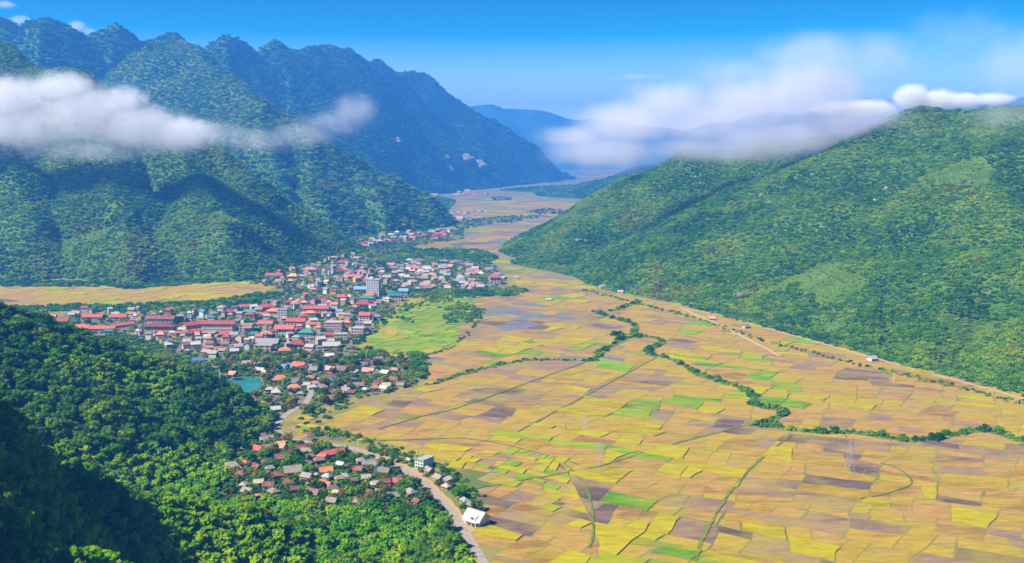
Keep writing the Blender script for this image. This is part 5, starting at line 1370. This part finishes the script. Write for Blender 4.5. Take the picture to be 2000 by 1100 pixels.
for a in [(1131, 470, 1700, 2600, 8, 'pale rock face low on the nose of the right mountain'), (1144, 484, 1700, 2600, 6, 'small pale rock below the rock face on the right mountain'), (1242, 411, 1700, 2600, 8, 'tall pale rock left of the right mountain middle'),
          (1489, 383, 1500, 2400, 9, 'pale rock in the middle of the right mountain slope'), (1505, 397, 1500, 2400, 7, 'smaller rock just below the middle rock'), (1551, 405, 1500, 2400, 6, 'pale rock right of the middle rock pair'), (1735, 370, 1300, 2200, 9, 'pale rock high on the right mountain'),
          (1708, 394, 1300, 2200, 6, 'small rock below the high rock of the right mountain'), (1449, 577, 1300, 1900, 8, 'orange scar low on the right mountain'),
          (772, 276, 3400, 7200, 40, 'pale cliff high on the blue range'), (870, 308, 3400, 7600, 38, 'leftmost cliff of the pale cliff band'), (905, 312, 3400, 7600, 48, 'second cliff of the pale cliff band'), (932, 324, 3400, 7600, 58, 'largest cliff of the pale cliff band'),
          (876, 334, 3400, 7600, 40, 'lower left cliff of the pale cliff band'), (958, 346, 3400, 7600, 42, 'lowest cliff of the pale cliff band'), (1003, 283, 3400, 7900, 30, 'small cliff near the end of the blue range')]:
    rock_at(*a)

# ------------------------------------------------------------------ clouds hanging on the mountains, smoke
def cloud(name, Y, blobs, depth, dens, col, nscale, label, cat='cloud', kind=None, thr=.0, aniso=.0, soft=2.2, rag=1.5, dist=.4):
    """one closed box of air; its density is a sum of soft blobs broken up by noise (u, v, ru, rv, weight)"""
    C3 = [P(u_, v_, Y) for u_, v_, *_ in blobs]; k = Y / F_PX
    ctr = np.mean(np.array(C3), 0)
    B = [(np.array(c) - ctr, ru * k, depth * (.6 + .4 * min(1, ru / 100)), rv * k, wt) for c, (u_, v_, ru, rv, wt) in zip(C3, blobs)]
    lo = np.min([b[0] - 1.25 * np.array(b[1:4]) for b in B], 0); hi = np.max([b[0] + 1.25 * np.array(b[1:4]) for b in B], 0)
    V, Fs = box_vf(lo[0], hi[0], lo[1], hi[1], lo[2], hi[2])
    o = mesh_obj(name, V, Fs, []); o.location = ctr
    m, nt, out = node_mat(name + '_vapour')
    tc = nt.nodes.new('ShaderNodeTexCoord').outputs['Object']
    n = noise_node(nt, nscale, 5, .58, tc)
    wv = nt.nodes.new('ShaderNodeVectorMath'); wv.operation = 'SUBTRACT'; wv.inputs[1].default_value = (.5, .5, .5)
    lk(nt, n.outputs['Color'], wv.inputs[0])
    ws = nt.nodes.new('ShaderNodeVectorMath'); ws.operation = 'SCALE'; ws.inputs['Scale'].default_value = dist / nscale * .8
    lk(nt, wv.outputs[0], ws.inputs[0])
    wa = nt.nodes.new('ShaderNodeVectorMath'); wa.operation = 'ADD'; lk(nt, tc, wa.inputs[0]); lk(nt, ws.outputs[0], wa.inputs[1])
    acc = None
    for c, rx, ry, rz, wt in B:
        mp = nt.nodes.new('ShaderNodeVectorMath'); mp.operation = 'SUBTRACT'; mp.inputs[1].default_value = tuple(c); lk(nt, wa.outputs[0], mp.inputs[0])
        dv = nt.nodes.new('ShaderNodeVectorMath'); dv.operation = 'DIVIDE'; dv.inputs[1].default_value = (rx, ry, rz); lk(nt, mp.outputs[0], dv.inputs[0])
        ln = nt.nodes.new('ShaderNodeVectorMath'); ln.operation = 'LENGTH'; lk(nt, dv.outputs[0], ln.inputs[0])
        mr = nt.nodes.new('ShaderNodeMapRange'); mr.interpolation_type = 'SMOOTHSTEP'; mr.inputs[1].default_value = 1.0; mr.inputs[2].default_value = .25; mr.inputs[3].default_value = 0; mr.inputs[4].default_value = wt
        lk(nt, ln.outputs['Value'], mr.inputs[0])
        if acc is None: acc = mr.outputs[0]
        else:
            ad = nt.nodes.new('ShaderNodeMath'); ad.operation = 'MAXIMUM'; lk(nt, acc, ad.inputs[0]); lk(nt, mr.outputs[0], ad.inputs[1]); acc = ad.outputs[0]
    n2 = noise_node(nt, nscale * 1.9, 4, .6, tc)
    e1 = nt.nodes.new('ShaderNodeMath'); e1.operation = 'MULTIPLY_ADD'; e1.inputs[1].default_value = rag; e1.inputs[2].default_value = -.5 * rag - .10
    lk(nt, n2.outputs[0], e1.inputs[0])
    e2 = nt.nodes.new('ShaderNodeMath'); e2.operation = 'MINIMUM'; lk(nt, acc, e2.inputs[0]); e2.inputs[1].default_value = 1.0
    e3 = nt.nodes.new('ShaderNodeMath'); e3.operation = 'MULTIPLY_ADD'; e3.inputs[1].default_value = 1.0; lk(nt, acc, e3.inputs[0]); lk(nt, e1.outputs[0], e3.inputs[2])
    e4 = nt.nodes.new('ShaderNodeMath'); e4.operation = 'MULTIPLY'; e4.use_clamp = True; lk(nt, e3.outputs[0], e4.inputs[0]); e4.inputs[1].default_value = soft
    mu = nt.nodes.new('ShaderNodeMath'); mu.operation = 'MULTIPLY'; lk(nt, e4.outputs[0], mu.inputs[0]); lk(nt, e2.outputs[0], mu.inputs[1])
    dn = nt.nodes.new('ShaderNodeMath'); dn.operation = 'MULTIPLY'; dn.inputs[1].default_value = dens; lk(nt, mu.outputs[0], dn.inputs[0])
    pv = nt.nodes.new('ShaderNodeVolumePrincipled'); pv.inputs['Color'].default_value = (*col, 1); pv.inputs['Anisotropy'].default_value = aniso
    lk(nt, dn.outputs[0], pv.inputs['Density']); lk(nt, pv.outputs[0], out.inputs['Volume'])
    o.data.materials.append(m)
    tag(o, label, cat, kind=kind)
    return o
WHITE = (.96, .94, .98)
cloud('cloud', 2120, [(20, 195, 120, 66, 1.1), (60, 248, 150, 66, 1.2), (170, 225, 140, 80, 1.2), (260, 250, 150, 66, 1.2), (350, 262, 110, 52, 1.1), (120, 172, 100, 46, .95), (-90, 235, 150, 90, 1.2), (235, 200, 90, 46, .85), (180, 292, 260, 36, .6)], 75, .024, WHITE, .019,
      'dense white cloud bank across the left mountain', soft=1.6, rag=2.1)
cloud('cloud', 2420, [(500, 272, 120, 40, .66), (590, 262, 110, 38, .66), (690, 218, 80, 52, .74), (650, 240, 110, 40, .58), (440, 262, 80, 40, .62)], 90, .010, WHITE, .014, 'thin wisp of cloud right of the white cloud bank', soft=1.2, rag=1.8)
cloud('cloud', 2020, [(1130, 268, 120, 40, .85), (1230, 242, 160, 70, 1.05), (1310, 205, 130, 75, .9), (1370, 240, 170, 75, .95), (1470, 212, 180, 100, 1.05), (1580, 185, 190, 120, 1.05), (1640, 245, 160, 70, 1.2), (1520, 270, 230, 56, 1.25), (1590, 112, 170, 80, .66),
      (1730, 245, 100, 60, .8), (1400, 290, 290, 46, .95), (1190, 296, 190, 60, .95), (1700, 110, 160, 75, .55), (1440, 150, 160, 60, .5)], 110, .0130, (.90, .87, .95), .012, 'large soft cloud resting on the shoulder of the right mountain', soft=1.1, rag=1.5)
cloud('cloud', 1650, [(1985, 120, 130, 100, .75), (1960, 225, 100, 44, .65), (2060, 190, 130, 110, .8), (1880, 60, 200, 70, .5)], 70, .008, WHITE, .014, 'faint cloud at the top right corner beside the summit', soft=1.2, rag=1.5)
cloud('cloud', 2650, [(1690, 212, 90, 26, 1.0), (1780, 190, 50, 36, 1.25), (1830, 196, 60, 30, 1.2), (1880, 196, 60, 22, 1.1), (1940, 194, 60, 18, 1.0), (1630, 212, 70, 22, .9)], 60, .05, (.99, .98, .97), .026, 'bright white cumulus behind the right summit', soft=1.8, rag=2.0)
cloud('cloud', 5600, [(40, 40, 30, 14, 1), (10, 10, 30, 12, .9)], 70, .02, WHITE, .012, 'small white cloud between the two leftmost peaks', soft=1.5, rag=1.7)
cloud('cloud', 5600, [(150, 52, 28, 16, 1), (172, 62, 20, 10, .9)], 70, .02, WHITE, .012, 'small white cloud behind the second peak', soft=1.5, rag=1.7)
cloud('cloud', 7000, [(1240, 150, 50, 9, .8), (1275, 152, 40, 7, .6)], 120, .010, WHITE, .006, 'thin white streak of cloud in the middle of the sky', soft=1.3, rag=1.5)
cloud('smoke', G(745, 985)[1], [(742, 982, 14, 12, 1), (750, 970, 11, 9, .8), (757, 962, 9, 7, .5), (733, 988, 12, 9, .7)], 7, .22, (.62, .70, .80), .14, 'blue smoke drifting over the lower village roofs', cat=None, kind='stuff', aniso=0)
cloud('smoke', G(1270, 1090)[1], [(1265, 1088, 45, 26, .6), (1290, 1060, 60, 30, .4), (1320, 1030, 60, 25, .2)], 10, .016, (.85, .85, .85), .05, 'thin smoke over the near fields', cat=None, kind='stuff', aniso=0)
# ------------------------------------------------------------------ haze in the valley air
hz = mesh_obj('haze', [(x, y, z) for z in (-1.5, max(950.0, float(GH.max()) + 45)) for y in (-1500, 16000) for x in (-12000, 12000)],
              [(0, 2, 3, 1), (4, 5, 7, 6), (0, 1, 5, 4), (2, 6, 7, 3), (0, 4, 6, 2), (1, 3, 7, 5)], [])
hm, nt, out = node_mat('haze_air')
pv = nt.nodes.new('ShaderNodeVolumePrincipled')
pv.inputs['Color'].default_value = (0.06, 0.31, 0.95, 1)
pv.inputs['Density'].default_value = 1.35e-4
pv.inputs['Anisotropy'].default_value = 0.1
lk(nt, pv.outputs[0], out.inputs['Volume'])
hz.data.materials.append(hm)
tag(hz, 'thin blue haze filling the valley air', kind='stuff')
